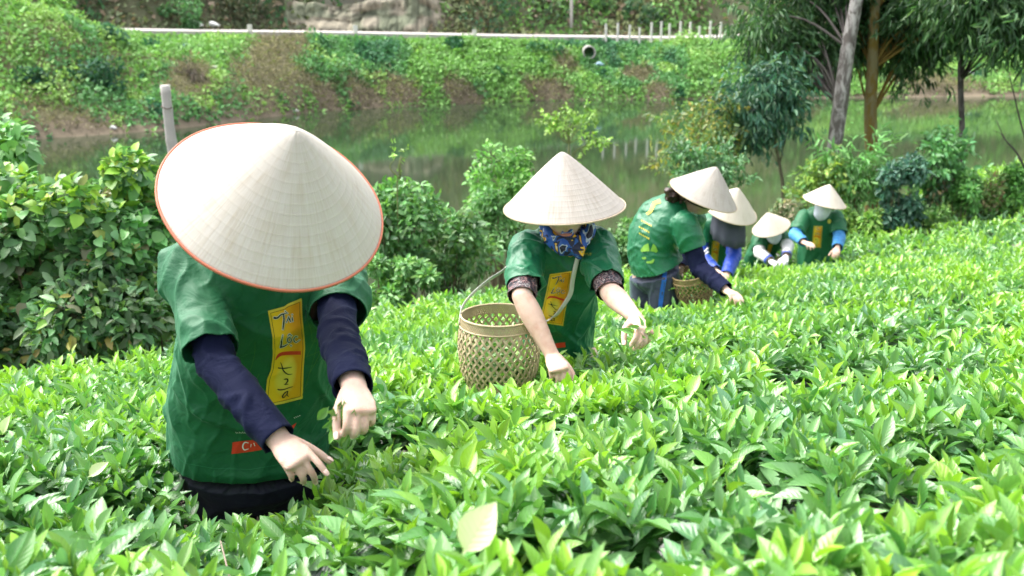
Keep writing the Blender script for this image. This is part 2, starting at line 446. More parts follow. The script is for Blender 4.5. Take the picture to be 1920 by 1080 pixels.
# bare rock face above the road
rx0 = P(700, 40, 62)[0]
bare = ((np.exp(-((x - rx0) / 4.0) ** 2) * (q < 2.5) > .45 + r.normal(0, .12, N)) & (r.random(N) < .6)) | ((np.exp(-((x - 15.5) / 2.2) ** 2) * (q < 7) > .4) & (r.random(N) < .8))
h = r.random(N) * (.5 + 2.2 * np.clip(zone2 + .25, 0, 1)) * sstep(.2, 3, q)
pos = np.stack([x, y, ground(x, y) + h], -1)
nrm = rdir(N, r) * .8 + np.array([0, -.5, .6]); d = rdir(N, r) + np.array([0, -.2, -.3])
leftish = sstep(2, -14, x)
c1 = np.where((zone2 > .1)[:, None], [.035, .085, .035], [.075, .095, .05])
c2 = np.where((zone2 > .0)[:, None], [.085, .17, .05], [.13, .15, .075])
cc = c1 * leftish[:, None] + c2 * (1 - leftish[:, None])
cc = 1.9 * np.where((r.random(N) < .22)[:, None], [.11, .085, .06], cc) * (1 + r.normal(0, .3, (N, 1))).clip(.3, 2)
L = r.uniform(.25, .55, N) * (1 + q / 50); W = L * r.uniform(.3, .7, N)
k = ~bare
A_ = leaves(pos[k], d[k], nrm[k], L[k], W[k], cc[k], T_FAR)
o = mesh_np('hillside_scrub', A_[0], A_[1], M_FAR, col=A_[2]); tag(o, 'dull green and brown scrub covering the hillside above the road', 'undergrowth', kind='stuff')

# weathered rock outcrop beside the road
us = np.linspace(rx0 - 5.2, rx0 + 5.0, 150); vs = np.linspace(-.3, 1, 44); UU, VV = np.meshgrid(us, vs, indexing='xy')
hh = 2.1 + .7 * noise3(xy0(us, us * 0), .5, 3); fade = np.clip(1 - np.abs((UU - rx0) / 5.2) ** 4, 0, 1)
pp = np.stack([UU, VV * 3, 0 * UU], -1); n1 = noise3(pp, .9, 5); n2 = noise3(pp * [1.4, .35, 1], 1.3, 6); n3 = fbm(pp * [1.6, .6, 1], 3.0, 3, 7)
dsp = (.55 * np.abs(n1) + .25 * np.abs(n2) + .22 * n3) * fade
RY_ = yroad(UU) + RW + .9 + VV * 1.5 - dsp * 1.5 + (1 - fade) * 1.2; RZ_ = zroad(UU) + VV * hh[None, :] + .25 * n2 * VV
V = np.stack([UU, RY_, RZ_], -1).reshape(-1, 3); i = np.arange(43)[:, None] * 150 + np.arange(149)[None]; i = i.ravel(); F = np.stack([i, i + 1, i + 151, i + 150], -1)
cr = np.clip(1 - np.abs(n2).ravel() * 6, 0, 1)[:, None]; pt_ = np.clip(noise3(pp, 1.3, 9).ravel() * 2, 0, 1)[:, None]
C = (np.array([.25, .225, .17]) * (1 - pt_) + np.array([.15, .165, .11]) * pt_) * (1 - .5 * cr) * (1 + .4 * n3.ravel()[:, None])
rk_ = mesh_np('rock_face', V, F, M_GROUND, col=C); tag(rk_, kind='structure')

# ------------------------------------------------------------------ plants
def bush(name, label, cat, px, py, Y, rx, rz, ry=None, n=2600, leafL=.06, asp=.5, cols=None, wts=None, seed=1, T=T_MID, lumps=14, droop=.2, group=None, mat=None, base=None, lumpr=.42, leafpart='foliage', up=.35, topcol=None):
    "a shrub whose foliage is gathered in lumps round stems; (px,py,Y) is where its middle is seen"
    r = np.random.default_rng(seed); ry = ry or rx
    c = P(px, py, Y); gz = float(ground(c[0], c[1])) if base is None else base
    gz = min(gz, c[2] - rz * .5)
    root = empty(name, (c[0], c[1], gz), label, cat, group)
    u = rdir(lumps, r); u[:, 2] = r.uniform(-1.45, 1.05, lumps); hw = np.sqrt(np.clip(1 - (np.abs(u[:, 2] + .15) / 1.35) ** 2, .1, 1)); u[:, :2] = u[:, :2] / np.linalg.norm(u[:, :2], axis=1, keepdims=True) * (hw * r.uniform(.5, 1.15, lumps))[:, None]
    lc = c + u * np.array([rx, ry, rz]) * r.uniform(.6, .95, (lumps, 1))
    lr = lumpr * min(rx, rz) * r.uniform(.65, 1.3, lumps)
    li = r.integers(0, lumps, n); v = rdir(n, r)
    rad = r.uniform(.35, 1.0, n) ** .5
    pos = lc[li] + v * (lr[li] * rad)[:, None] * np.array([1.1, 1.1, .95])
    nrm = v * .5 + np.array([0, -.15, up + .4]) + rdir(n, r) * .55
    d = v * .7 + rdir(n, r) * .7 + np.array([0, 0, -droop])
    lv = 1 + r.normal(0, .16, lumps)
    col = pal(cols, n, r, .16, wts) * lv[li][:, None]
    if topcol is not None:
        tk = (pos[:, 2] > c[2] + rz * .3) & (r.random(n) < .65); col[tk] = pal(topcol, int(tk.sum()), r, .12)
    L = leafL * r.uniform(.6, 1.35, n); W = L * asp * r.uniform(.8, 1.2, n)
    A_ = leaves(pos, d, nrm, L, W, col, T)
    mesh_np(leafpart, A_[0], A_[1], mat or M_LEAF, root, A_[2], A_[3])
    st = []
    b0 = np.array([c[0], c[1], gz - .05])
    for i in range(lumps):
        a = b0 + r.normal(0, .1, 3) * [rx, ry, 0]
        mid = (a + lc[i]) / 2 + r.normal(0, .06, 3) * rx
        st.append(tube([a, mid, lc[i]], [.018 * rx + .004, .012 * rx + .003, .003], 6))
    V_, f_ = joinm(st)
    mesh_np('stem', V_, f_, M_BARK, root, np.full((len(V_), 3), (.12, .10, .06)))
    return root

G_LIME = [(.20, .36, .04), (.15, .30, .04), (.26, .38, .06)]
G_MID = [(.09, .22, .065), (.07, .18, .055), (.12, .27, .08)]
G_DARK = [(.065, .165, .06), (.085, .20, .07), (.12, .21, .10)]
# big vine-covered thicket at left: several bushes
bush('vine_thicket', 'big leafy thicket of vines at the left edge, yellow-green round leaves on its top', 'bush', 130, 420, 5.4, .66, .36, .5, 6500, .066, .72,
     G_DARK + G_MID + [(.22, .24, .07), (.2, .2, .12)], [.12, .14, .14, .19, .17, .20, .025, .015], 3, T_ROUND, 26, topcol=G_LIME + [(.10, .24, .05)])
bush('shrub', 'dark dull-green shrub with a few yellow and brown leaves, below the vine thicket', 'bush', 110, 580, 5.2, .66, .44, .4, 8500, .072, .45,
     G_DARK + [(.09, .15, .07), (.24, .22, .06), (.2, .2, .13), (.16, .30, .05)], [.20, .24, .24, .18, .02, .02, .10], 4, T_MID, 26)
bush('creeper_mound', 'dense creeper heaped up at the far left edge above the thicket', 'bush', -40, 350, 5.9, .42, .36, .4, 2200, .08, .7, G_MID + [(.12, .28, .05)], [.3, .2, .3, .2], 5, T_ROUND, 16)
bush('shrub', 'loose bright green shrub rising just left of the red-rimmed hat', 'bush', 255, 455, 5.9, .26, .30, .25, 1500, .07, .6, G_LIME + G_MID, [.2, .2, .1, .2, .1, .2], 6, T_ROUND, 12)
bush('shrub', 'green shrub with pale leaves beside the near picker shoulder', 'bush', 285, 570, 5.3, .22, .32, .25, 1500, .065, .55, G_MID + [(.16, .28, .07), (.26, .24, .17)], [.3, .25, .2, .2, .05], 7, T_MID, 12)
bush('shrub', 'small rounded shrub with fine leaves in front of the water, left of the near hat', 'bush', 205, 350, 8.5, .25, .12, .3, 1100, .055, .4, G_MID + [(.12, .25, .07)], None, 8, T_MID, 9)
bush('shrub', 'little dark-leaved shrub between the vine thicket and the red-rimmed hat', 'bush', 285, 385, 8.0, .16, .16, .2, 700, .055, .4, G_MID, None, 9, T_MID, 8)
# middle group
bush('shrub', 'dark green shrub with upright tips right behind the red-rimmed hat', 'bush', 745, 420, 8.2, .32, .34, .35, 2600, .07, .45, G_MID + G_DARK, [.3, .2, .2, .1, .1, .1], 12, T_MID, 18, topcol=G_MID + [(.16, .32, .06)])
bush('shrub', 'leafy light green shrub between the two nearest pickers', 'bush', 830, 470, 8.6, .40, .33, .4, 3400, .065, .45, G_MID + [(.15, .27, .08), (.12, .23, .10)], None, 13, T_MID, 22)
bush('shrub', 'low spreading weedy shrub at the edge of the tea behind the near picker', 'bush', 745, 525, 7.6, .46, .17, .3, 2200, .06, .42, G_MID + [(.14, .28, .06)], None, 14, T_MID, 16)
bush('bushy_tree', 'bright green dense young tree behind the weathered grey hat', 'tree', 945, 345, 11.0, .42, .36, .4, 4200, .06, .5, [(.12, .30, .06), (.09, .23, .05), (.17, .35, .08)], None, 15, T_MID, 22, up=.5)
bush('shrub', 'shrub hanging low under the bright young tree, left of the grey hat', 'bush', 925, 410, 10.2, .27, .25, .3, 1800, .06, .45, G_MID, None, 16, T_MID, 12)
bush('shrub', 'pale green weed clump between the grey hat picker and the long haired picker', 'bush', 1165, 460, 10.0, .22, .22, .25, 1300, .07, .5, [(.13, .24, .09), (.09, .2, .07)], None, 17, T_MID, 10)

def trunk_mesh(root, pts, r0, r1, col, name='trunk', n=12):
    rr = np.linspace(r0, r1, len(pts)) * (1 + .05 * np.sin(np.arange(len(pts)) * 2.3))
    V_, f_ = tube(pts, rr, n, 6)
    V_ = V_ + fbm(V_, 9, 2, 3)[:, None] * r0 * .18 * rdir(1, np.random.default_rng(1))
    return mesh_np(name, V_, f_, bark_mat('bark_of_' + root.name, col[0], col[1]), root)

def tree(name, label, tp, Yt, r0, r1, bark, lumps, leafL, asp, cols, n, seed, droop=.9, T=T_MID, group=None, limbs=True, leafpart='crown', wts=None, cat='tree', up=.2):
    "tp: trunk points in photo pixels; lumps: (px,py,Y,radius)"
    r = np.random.default_rng(seed)
    pts = [P(a, b_, Yt + (q[0] if q else 0)) for a, b_, *q in tp]
    gz = float(ground(pts[0][0], pts[0][1])); base = pts[0].copy(); base[2] = min(gz, pts[0][2] - .1) - .05
    pts = [base] + pts
    root = empty(name, (base[0], base[1], base[2] + .05), label, cat, group)
    trunk_mesh(root, pts, r0, r1, bark)
    lc = np.array([P(a, b_, y_) for a, b_, y_, q in lumps]); lr = np.array([q for *_, q in lumps])
    if limbs:
        st = []; tpt = np.array(pts)
        for c_ in lc:
            k = np.argmin(np.linalg.norm(tpt - c_ - [0, 0, -.0], axis=1)); k = max(k - 1, 1) if k > 1 else k
            a = tpt[k]; mid = (a + c_) / 2 + np.array([0, 0, .12]) * np.linalg.norm(a - c_) + r.normal(0, .05, 3)
            st.append(tube([a, mid, c_], [max(r1 * .32, .007), max(r1 * .2, .005), .003], 6))
        V_, f_ = joinm(st); mesh_np('limbs', V_, f_, M_BARK, root, np.full((len(V_), 3), bark[1]))
    wgt = lr ** 2; wgt /= wgt.sum()
    # sprays: every lump holds sprays, each spray a cluster of drooping leaves
    ns = n // 9
    li = r.choice(len(lc), ns, p=wgt); v = rdir(ns, r)
    sp = lc[li] + v * (lr[li] * r.uniform(.25, 1.1, ns) ** .7)[:, None]
    sc = 1 + r.normal(0, .22, ns)
    si = np.repeat(np.arange(ns), 9); m_ = len(si)
    sd_ = v + rdir(ns, r) * .5
    tt = r.uniform(0, 1, m_)
    pos = sp[si] + sd_[si] * (tt * leafL * 2.2)[:, None] + rdir(m_, r) * leafL * .35
    d = sd_[si] * .5 + rdir(m_, r) * .8 + np.array([0, 0, -droop])
    nrm = rdir(m_, r) * .7 + np.array([0, -.2, up + .3])
    col = pal(cols, m_, r, .14, wts) * sc[si][:, None]
    L = leafL * r.uniform(.7, 1.3, m_); W = L * asp * r.uniform(.8, 1.2, m_)
    A_ = leaves(pos, d, nrm, L, W, col, T)
    mesh_np(leafpart, A_[0], A_[1], M_LEAF, root, A_[2], A_[3])
    return root
GREYB = [(.42, .40, .38), (.13, .115, .105)]; MOSSB = [(.22, .19, .10), (.20, .14, .035)]; DKB = [(.12, .11, .10), (.06, .055, .05)]
def cloudpts(boxes, seed):
    r = np.random.default_rng(seed); o_ = []
    for x0, y0, x1, y1, Ya, Yb, k, rad in boxes:
        for _ in range(k): o_.append((r.uniform(x0, x1), r.uniform(y0, y1), r.uniform(Ya, Yb), rad * r.uniform(.7, 1.25)))
    return o_
ACA = [(.028, .078, .028), (.042, .11, .036), (.065, .15, .05), (.11, .20, .075)]
tree('leaning_tree', 'tree with a pale mottled leaning trunk, left of the mossy yellowish trunk', [(1556, 420), (1562, 300), (1575, 200), (1590, 90), (1606, 0), (1622, -110), (1640, -260)], 13.2, .115, .07, GREYB,
     cloudpts([(1400, 20, 1545, 100, 13.2, 14.6, 12, .26), (1480, -150, 1600, 10, 13.7, 14.8, 14, .32), (1500, 70, 1560, 130, 13.7, 14.6, 5, .2), (1440, 105, 1510, 140, 13, 14, 3, .16), (1640, -120, 1700, -20, 13.8, 14.6, 4, .3)], 2), .13, .2, ACA, 15500, 21, wts=[.3, .3, .25, .15])
tree('acacia_tree', 'tree with a yellow mossy straight trunk and a dark drooping crown', [(1632, 430), (1636, 330), (1632, 220), (1636, 130), (1640, 20), (1650, -120)], 13.8, .105, .06, MOSSB,
     cloudpts([(1600, -80, 1760, 60, 14.0, 15.4, 26, .33), (1600, 60, 1620, 115, 14.2, 14.9, 3, .18), (1660, 60, 1740, 125, 13.9, 14.9, 7, .2), (1700, 10, 1790, 70, 13.5, 14.8, 7, .27)], 3), .13, .2, ACA, 19500, 22, wts=[.4, .3, .2, .1])
tree('acacia_tree', 'tree with a thin dark trunk, its crown hanging over the top right corner', [(1802, 340), (1804, 250), (1801, 150), (1803, 60), (1806, -80)], 13.4, .045, .03, DKB,
     cloudpts([(1760, -80, 1960, 20, 12.4, 14, 22, .34), (1800, 20, 1960, 55, 12.4, 13.6, 9, .22), (1890, 50, 1980, 85, 12.2, 13, 4, .2)], 4), .13, .2, ACA, 16000, 23, wts=[.3, .3, .25, .15])
tree('sapling', 'slender tree with drooping dark blue-green leaves, left of the leaning trunk', [(1468, 380), (1462, 310), (1450, 250), (1440, 215)], 13.0, .03, .012, [(.2, .19, .12), (.15, .14, .09)],
     cloudpts([(1395, 140, 1490, 200, 12.7, 13.3, 13, .17), (1380, 200, 1440, 255, 12.7, 13.3, 7, .13), (1460, 190, 1500, 240, 12.8, 13.2, 3, .10)], 5), .11, .26, [(.035, .11, .07), (.05, .14, .08), (.09, .18, .10)], 5200, 24, 1.1)
tree('sapling', 'sparse thin sapling with yellowish leaves left of the slender dark tree', [(1300, 330), (1310, 260), (1320, 200)], 13.0, .02, .008, [(.2, .17, .1), (.16, .13, .07)],
     cloudpts([(1250, 195, 1380, 300, 12.6, 13.6, 15, .2)], 6), .075, .4, [(.12, .20, .06), (.16, .22, .06), (.10, .17, .07), (.25, .24, .05)], 1900, 25, .4)
tree('sapling', 'small glossy-leaved tree just behind the hats of the long haired picker', [(1332, 360), (1330, 310)], 11.6, .02, .01, [(.2, .17, .1), (.16, .13, .07)],
     cloudpts([(1285, 280, 1375, 330, 11.3, 11.9, 9, .10)], 7), .075, .36, [(.07, .18, .07), (.11, .23, .10), (.05, .13, .05)], 1500, 26, .35, up=.5)
tree('sapling', 'thin bright lime-green sapling above the grey hat', [(1066, 330), (1067, 270), (1068, 235)], 12.0, .016, .008, [(.2, .22, .1), (.16, .18, .07)],
     [(1030, 232, 12, .05), (1055, 230, 12, .06), (1090, 238, 12.1, .06), (1068, 212, 12, .03), (1110, 268, 11.9, .05), (1128, 264, 11.9, .03), (1095, 274, 11.9, .04), (1040, 240, 12, .04), (1110, 218, 12.1, .035)], .055, .5, [(.22, .36, .07), (.17, .31, .06)], 620, 27, .1, up=.7)
tree('sapling', 'tiny bare-stemmed seedling sticking up right of the red-rimmed hat', [(745, 370), (750, 335), (752, 300)], 8.0, .006, .003, [(.2, .24, .1), (.16, .18, .07)],
     [(740, 298, 8, .02), (762, 296, 8, .02), (752, 292, 8, .015)], .04, .4, [(.2, .34, .07)], 40, 28, .1)
tree('sapling', 'light green feathery sapling between the two thick trunks', [(1605, 420), (1600, 330), (1610, 290)], 12.2, .016, .008, [(.2, .22, .1), (.16, .18, .07)],
     cloudpts([(1575, 285, 1635, 380, 12, 12.4, 11, .12)], 8), .13, .2, [(.16, .34, .12), (.12, .28, .08)], 1300, 29, .6)
tree('sapling', 'yellow-green leafy sapling behind the hat of the farthest standing picker', [(1545, 400), (1542, 320)], 12.0, .016, .008, [(.2, .22, .1), (.16, .18, .07)],
     cloudpts([(1525, 300, 1570, 350, 11.8, 12.2, 7, .1), (1500, 340, 1560, 370, 11.8, 12.2, 4, .1)], 9), .075, .5, [(.16, .27, .06), (.10, .2, .06), (.2, .28, .05)], 1100, 30, .3, up=.5)
tree('sapling', 'bright green sapling leaning beside the thin dark trunk', [(1735, 400), (1750, 340), (1775, 290)], 12.4, .016, .008, [(.12, .14, .08), (.1, .1, .05)],
     cloudpts([(1745, 270, 1800, 320, 12.2, 12.6, 8, .12), (1735, 330, 1765, 360, 12.2, 12.6, 3, .1)], 10), .10, .38, [(.08, .22, .08), (.12, .28, .09)], 1300, 31, .5)
bush('shrub', 'dark blue-green shrub with a pointed top at the foot of the mossy trunk', 'bush', 1690, 350, 11.6, .26, .40, .25, 2800, .085, .42, [(.03, .095, .06), (.05, .13, .09), (.08, .17, .11)], None, 32, T_MID, 20, up=.5)
bush('shrub', 'dark shrub with brownish tips leaning right of the pointed dark shrub', 'bush', 1745, 345, 12.4, .22, .26, .25, 900, .08, .4, [(.06, .12, .06), (.09, .15, .09), (.22, .17, .10)], None, 33, T_MID, 12)
bush('shrub', 'light green shrub by the water, left of the pale seed heads', 'bush', 1805, 350, 12.2, .26, .18, .25, 1800, .075, .4, [(.10, .27, .07), (.14, .32, .08)], None, 34, T_MID, 12)
bush('shrub', 'weedy shrub with pale brown dried seed heads near the right edge', 'bush', 1850, 355, 12.6, .22, .20, .25, 900, .065, .4, [(.24, .19, .10), (.16, .25, .08), (.12, .22, .06)], None, 35, T_MID, 12)
bush('shrub', 'bright green shrub cut by the right edge, standing at the edge of the tea', 'bush', 1910, 342, 12.6, .24, .20, .25, 1800, .075, .42, [(.12, .30, .06), (.09, .22, .06)], None, 36, T_MID, 12)
bush('shrub', 'pale flowering weed clump between the two small far hats', 'bush', 1462, 392, 11.5, .15, .12, .2, 600, .06, .4, [(.2, .24, .12), (.12, .2, .08), (.34, .30, .2)], None, 37, T_MID, 8)
bush('shrub', 'yellow-green bush just right of the farthest standing picker', 'bush', 1615, 415, 11.6, .30, .22, .25, 2200, .07, .45, [(.13, .26, .05), (.09, .2, .05), (.18, .3, .06)], None, 38, T_MID, 14)
bush('shrub', 'low yellow-green shrub line below the dark pointed shrub', 'bush', 1720, 410, 11.9, .42, .12, .25, 1800, .07, .42, [(.14, .27, .06), (.1, .21, .06)], None, 39, T_MID, 14)
bush('shrub', 'low bright weeds at the tea edge under the pale seed heads', 'bush', 1850, 395, 12.9, .50, .12, .25, 2000, .07, .42, [(.16, .29, .05), (.1, .22, .06), (.2, .27, .08)], None, 40, T_MID, 14)
bush('shrub', 'tangled dark shrub behind the small far hat by the water', 'bush', 1560, 350, 13.6, .34, .22, .25, 1300, .07, .4, G_DARK + G_MID, None, 41, T_MID, 12)
# weeds on the slope between the tea and the water
r = np.random.default_rng(91); N = 42000
x = r.uniform(-9, 12, N); dd = r.random(N) ** 1.3 * 7.5; y = yedge(x) + .15 + dd
zn = fbm(xy0(x, y), 1.1, 3, 92); h = sstep(0, 1.5, dd) * r.random(N) ** 1.4 * (.12 + .55 * np.clip(zn + .25, 0, 1))
pos = np.stack([x, y, ground(x, y) + h], -1); kk = pos[:, 2] > -.05
colr = np.where((zn > .15)[:, None], [.14, .29, .06], np.where((zn > -.2)[:, None], [.08, .21, .05], [.05, .14, .045])) * (1 + r.normal(0, .2, (N, 1))).clip(.4, 1.8)
dr_ = r.random(N) < .05; colr[dr_] = [.26, .21, .12]
L = r.uniform(.05, .12, N)
A_ = leaves(pos[kk], (rdir(N, r) + [0, 0, .1])[kk], (rdir(N, r) * .7 + [0, -.2, .8])[kk], L[kk], (L * r.uniform(.35, .6, N))[kk], colr[kk], T_FAR)
o = mesh_np('shore_weeds', A_[0], A_[1], M_LEAF, col=A_[2]); tag(o, 'mixed green weeds on the slope between the tea and the pond', 'weeds', kind='stuff')
# bare branch at the right edge
root = empty('bare_branch', P(1925, 340, 12.5), 'thin bare twisted branches at the right edge over the water', 'branch')
st = [tube([P(1930, 330, 12.5), P(1905, 285, 12.5), P(1885, 262, 12.5), P(1868, 225, 12.5)], [.02, .013, .009, .004], 6), tube([P(1885, 262, 12.5), P(1875, 250, 12.6), P(1862, 245, 12.6)], [.008, .005, .003], 5),
      tube([P(1935, 300, 12.5), P(1915, 235, 12.5), P(1902, 180, 12.5), P(1892, 140, 12.5)], [.016, .012, .009, .005], 6)]
V_, f_ = joinm(st); mesh_np('limbs', V_, f_, M_BARK, root, np.full((len(V_), 3), (.07, .06, .055)))
# shrubs on the far bank and beyond the road
far_sh = [(95, 35, 46, 1.6, 1.2, [(.13, .27, .05), (.1, .22, .05)], 'rounded bright shrub on top of the far bank in the top left corner'),
          (180, 150, 41.5, 1.3, .8, [(.025, .09, .05), (.035, .11, .05)], 'dark green shrub low on the far bank at left'),
          (70, 165, 40, 1.0, .7, [(.03, .10, .055), (.05, .13, .06)], 'smaller dark shrub at the far left of the far bank'),
          (190, 78, 44, 1.0, .6, [(.03, .11, .055), (.07, .17, .1)], 'dark broad-leaved clump high on the far bank at left'),
          (1018, 108, 56, .9, .8, [(.03, .11, .04), (.05, .15, .05)], 'single dark round shrub left of the culvert mouth'),
          (610, 190, 49.5, .9, .35, [(.04, .14, .06), (.06, .18, .06)], 'low dark weed clump at the waterline below the brown slope'),
          (915, 22, 64, 1.8, 1.7, [(.03, .09, .045), (.04, .12, .05)], 'dark ivy-like bush hanging on the slope behind the road'),
          (340, 30, 55, 1.4, .9, [(.05, .14, .05), (.07, .17, .06)], 'bush beside the road end near the left pole'),
          (420, 12, 62, 3.4, 1.8, [(.03, .06, .03), (.06, .07, .04)], 'broad brownish dark thicket behind the road at left'),
          (200, 5, 58, 3.0, 1.6, [(.025, .06, .03), (.05, .07, .04)], 'dark thicket at the top edge behind the left bank'),
          (1000, 8, 67, 3.2, 1.8, [(.05, .11, .05), (.07, .12, .06)], 'large dull bush left of the tall grey pole'),
          (1130, 20, 68, 1.8, .9, [(.05, .13, .05), (.09, .19, .06)], 'low green bush right of the tall grey pole'),
          (1195, 22, 68, 1.6, .9, [(.04, .10, .05), (.06, .13, .06)], 'dark bush on the slope above the white posts'),
          (450, 20, 58, 1.6, 1.0, [(.05, .08, .04), (.1, .1, .06)], 'brownish bush just above the road at left')]
for i, (px, py, Y, rx, rz, cols, lab) in enumerate(far_sh):
    bush('shrub', lab, 'bush', px, py, Y, rx, rz, rx * .6, 1500, .2, .5, cols, None, 60 + i, T_FAR, 12, mat=M_FAR)
def dry_bush(px, py, Y, rx, rz, lab, seed, n=2600):
    r = np.random.default_rng(seed); c = P(px, py, Y); gz = float(ground(c[0], c[1]))
    root = empty('dry_bush', (c[0], c[1], max(gz, 0)), lab, 'bush')
    v = rdir(n, r); v[:, 2] = np.abs(v[:, 2]); pos = c + [0, 0, -rz * .8] + v * np.array([rx, rx * .7, rz * 1.7]) * (r.uniform(.5, 1, (n, 1)))
    d = v * .4 + rdir(n, r) * .4 + [0, 0, -1.0]
    A_ = leaves(pos, d, v + rdir(n, r) * .4, r.uniform(.25, .6, n), np.full(n, .035), pal([(.20, .17, .13), (.14, .12, .09), (.26, .23, .18)], n, r, .2), T_FAR)
    mesh_np('foliage', A_[0], A_[1], M_DRY, root, A_[2])
    V_, f_ = joinm([tube([c + [0, 0, -rz], c + r.normal(0, .1, 3), c + v[i] * [rx * .8, rx * .6, rz * .8]], [.04, .03, .01], 5) for i in range(7)])
    mesh_np('stem', V_, f_, M_BARK, root, np.full((len(V_), 3), (.1, .08, .06)))
dry_bush(750, 160, 51.5, 1.05, .9, 'grey-brown dried-up bush hanging like a haystack by the water', 80)
dry_bush(530, 185, 47.5, .5, .7, 'small dark dried bush at the waterline straight above the near hat', 81, 1200)
dry_bush(352, 145, 44, .8, .8, 'dry brown creeper mass on the left bank behind the leaning grey post', 82, 1600)

# ------------------------------------------------------------------ posts, poles, culvert, litter
M_POST = solid('weathered_concrete', (.42, .40, .37), .9, .2, .25, 6, .6, 40)
M_WHITE = solid('pale_concrete_post', (.62, .60, .56), .85, .2, .12, 5)
def post(name, label, cat, base, top, r0, r1, mat, n=4, group=None, cap=False):
    root = empty(name, base, label, cat, group)
    V_, f_ = loft([base - unit(top - base) * .3, base, (base + top) / 2, top], [r0, r0, (r0 + r1) / 2, r1], [r0, r0, (r0 + r1) / 2, r1], [1, .2, 0], 16, 2, 6.0, False)
    return root, V_, f_
b0 = P(330, 345, 12.0); t0 = P(309, 160, 12.0)
root, V_, f_ = post('wooden_post', 'weathered grey post leaning in the pond behind the near picker hat', 'post', b0, t0, .062, .055, M_POST)
b1 = b0.copy(); b1[2] = -.6
V_, f_ = loft([b1 + (b0 - t0) * .35, b0, (b0 + t0) / 2, t0], [.066, .062, .058, .054], [.066, .062, .058, .054], [1, .2, 0], 20, 6, 3.5, False)
V_ = V_ + fbm(V_, 12, 3, 4)[:, None] * .008
mesh_np('shaft', V_, f_, M_POST, root)
V_, f_ = tube([P(302, 200, 11.93), P(312, 204, 11.9), P(322, 202, 11.95), P(318, 198, 12.06), P(306, 197, 12.06), P(302, 200, 11.93)], [.006] * 6, 6)
mesh_np('wire', V_, f_, solid('rusty_wire', (.09, .06, .04), .8), root)
pxs = [1136, 1158, 1180, 1199, 1221, 1239, 1255, 1275, 1293, 1311, 1331, 1350, 1371]
first = None
for i, px in enumerate(pxs):
    Yp = 59.5 + .012 * (px - 1136) - .4
    xg = P(px, 75, Yp)[0]; yg = float(yroad(xg)) - .45; s_ = yg / Yp
    xg *= s_; zg = float(ground(xg, yg)); hh = [1.15, 1.2, 1.1, .95, 1.2, 1.25, 1.1, 1.2, 1.2, .95, 1.25, 1.15, 1.0][i]
    ordn = ['leftmost', 'second from the left', 'third from the left', 'fourth from the left', 'fifth from the left', 'sixth from the left', 'seventh from the left', 'sixth from the right', 'fifth from the right', 'fourth from the right', 'third from the right', 'second from the right', 'rightmost'][i]
    V_, f_ = loft([np.array([xg, yg, zg - .2]), np.array([xg + .01 * (i % 3 - 1), yg, zg + hh])], [.065, .06], [.065, .06], [1, 0, 0], 12, 2, 6.0, False)
    o = mesh_np('fence_post', V_, f_, M_WHITE, smooth=False); tag(o, 'white concrete post beside the far road, %s of the row' % ordn, 'post', 'white posts along the far road')
for px, hh, lab in [(502, .35, 'small stone marker on the road edge above the brown slope'), (673, .4, 'small white marker stone on the road edge below the rock face'), (888, .3, 'low marker stone on the road edge below the dark hanging bush')]:
    q = P(px, 66, 55); yy = float(yroad(q[0])) + .12; zz = float(zroad(q[0]))
    V_, f_ = loft([np.array([q[0], yy, zz + .05]), np.array([q[0], yy, zz + .16 + hh])], [.13, .11], [.08, .07], [1, 0, 0], 12, 2, 5.0, False)
    o = mesh_np('marker_stone', V_, f_, M_WHITE, smooth=False); tag(o, lab, 'marker')
for px, pyb, Y, rad, lab in [(1071, 40, 66, .11, 'tall grey utility pole behind the road near the top centre'), (327, 28, 60, .14, 'grey utility pole rising behind the left bank at the top edge')]:
    q = P(px, pyb, Y); gz = float(ground(q[0], q[1]))
    root = empty('utility_pole', (q[0], q[1], gz), lab, 'pole')
    V_, f_ = loft([np.array([q[0], q[1], gz - .5]), np.array([q[0], q[1], gz + 3.5]), np.array([q[0], q[1], gz + 7.5])], [rad, rad * .85, rad * .7], [rad, rad * .85, rad * .7], [1, 0, 0], 14, 3, 2, False)
    mesh_np('shaft', V_, f_, M_POST, root)
    V_, f_ = loft([np.array([q[0] - .7, q[1] - .16, gz + 7.0]), np.array([q[0] + .7, q[1] - .16, gz + 7.0])], .05, .05, [0, 0, 1], 8, 2, 6, False)
    mesh_np('crossarm', V_, f_, M_POST, root)
    for dx in (-.6, .6):
        V_, f_ = loft([np.array([q[0] + dx, q[1] - .16, gz + 7.05]), np.array([q[0] + dx, q[1] - .16, gz + 7.12]), np.array([q[0] + dx, q[1] - .16, gz + 7.2])], [.03, .05, .03], [.03, .05, .03], [1, 0, 0], 8, 2, 2, False)
        mesh_np('insulator', V_, f_, M_WHITE, root)
# culvert
q = pix_ground(1103, 106)
root = empty('culvert_pipe', q, 'concrete culvert pipe mouth opening out of the green bank below the road', 'pipe')
th = np.linspace(0, 2 * math.pi, 28, endpoint=False); rings = [(.36, .25), (.36, -.75), (.29, -.75), (.29, .5)]
V_ = np.array([[q[0] + rr * math.cos(t), q[1] + yy, q[2] + .25 + rr * math.sin(t)] for rr, yy in rings for t in th])
F_ = np.array([[k * 28 + j, k * 28 + (j + 1) % 28, (k + 1) * 28 + (j + 1) % 28, (k + 1) * 28 + j] for k in range(3) for j in range(28)])
mesh_np('pipe_wall', V_, F_, M_POST, root)
V_ = np.array([[q[0] + .29 * math.cos(t), q[1] + .45, q[2] + .25 + .29 * math.sin(t)] for t in th])
mesh_np('pipe_end', V_, np.array([list(range(28))]), solid('black_pipe_shade', (.01, .01, .01), .9), root)  # black disc puts the shade inside the pipe into colour
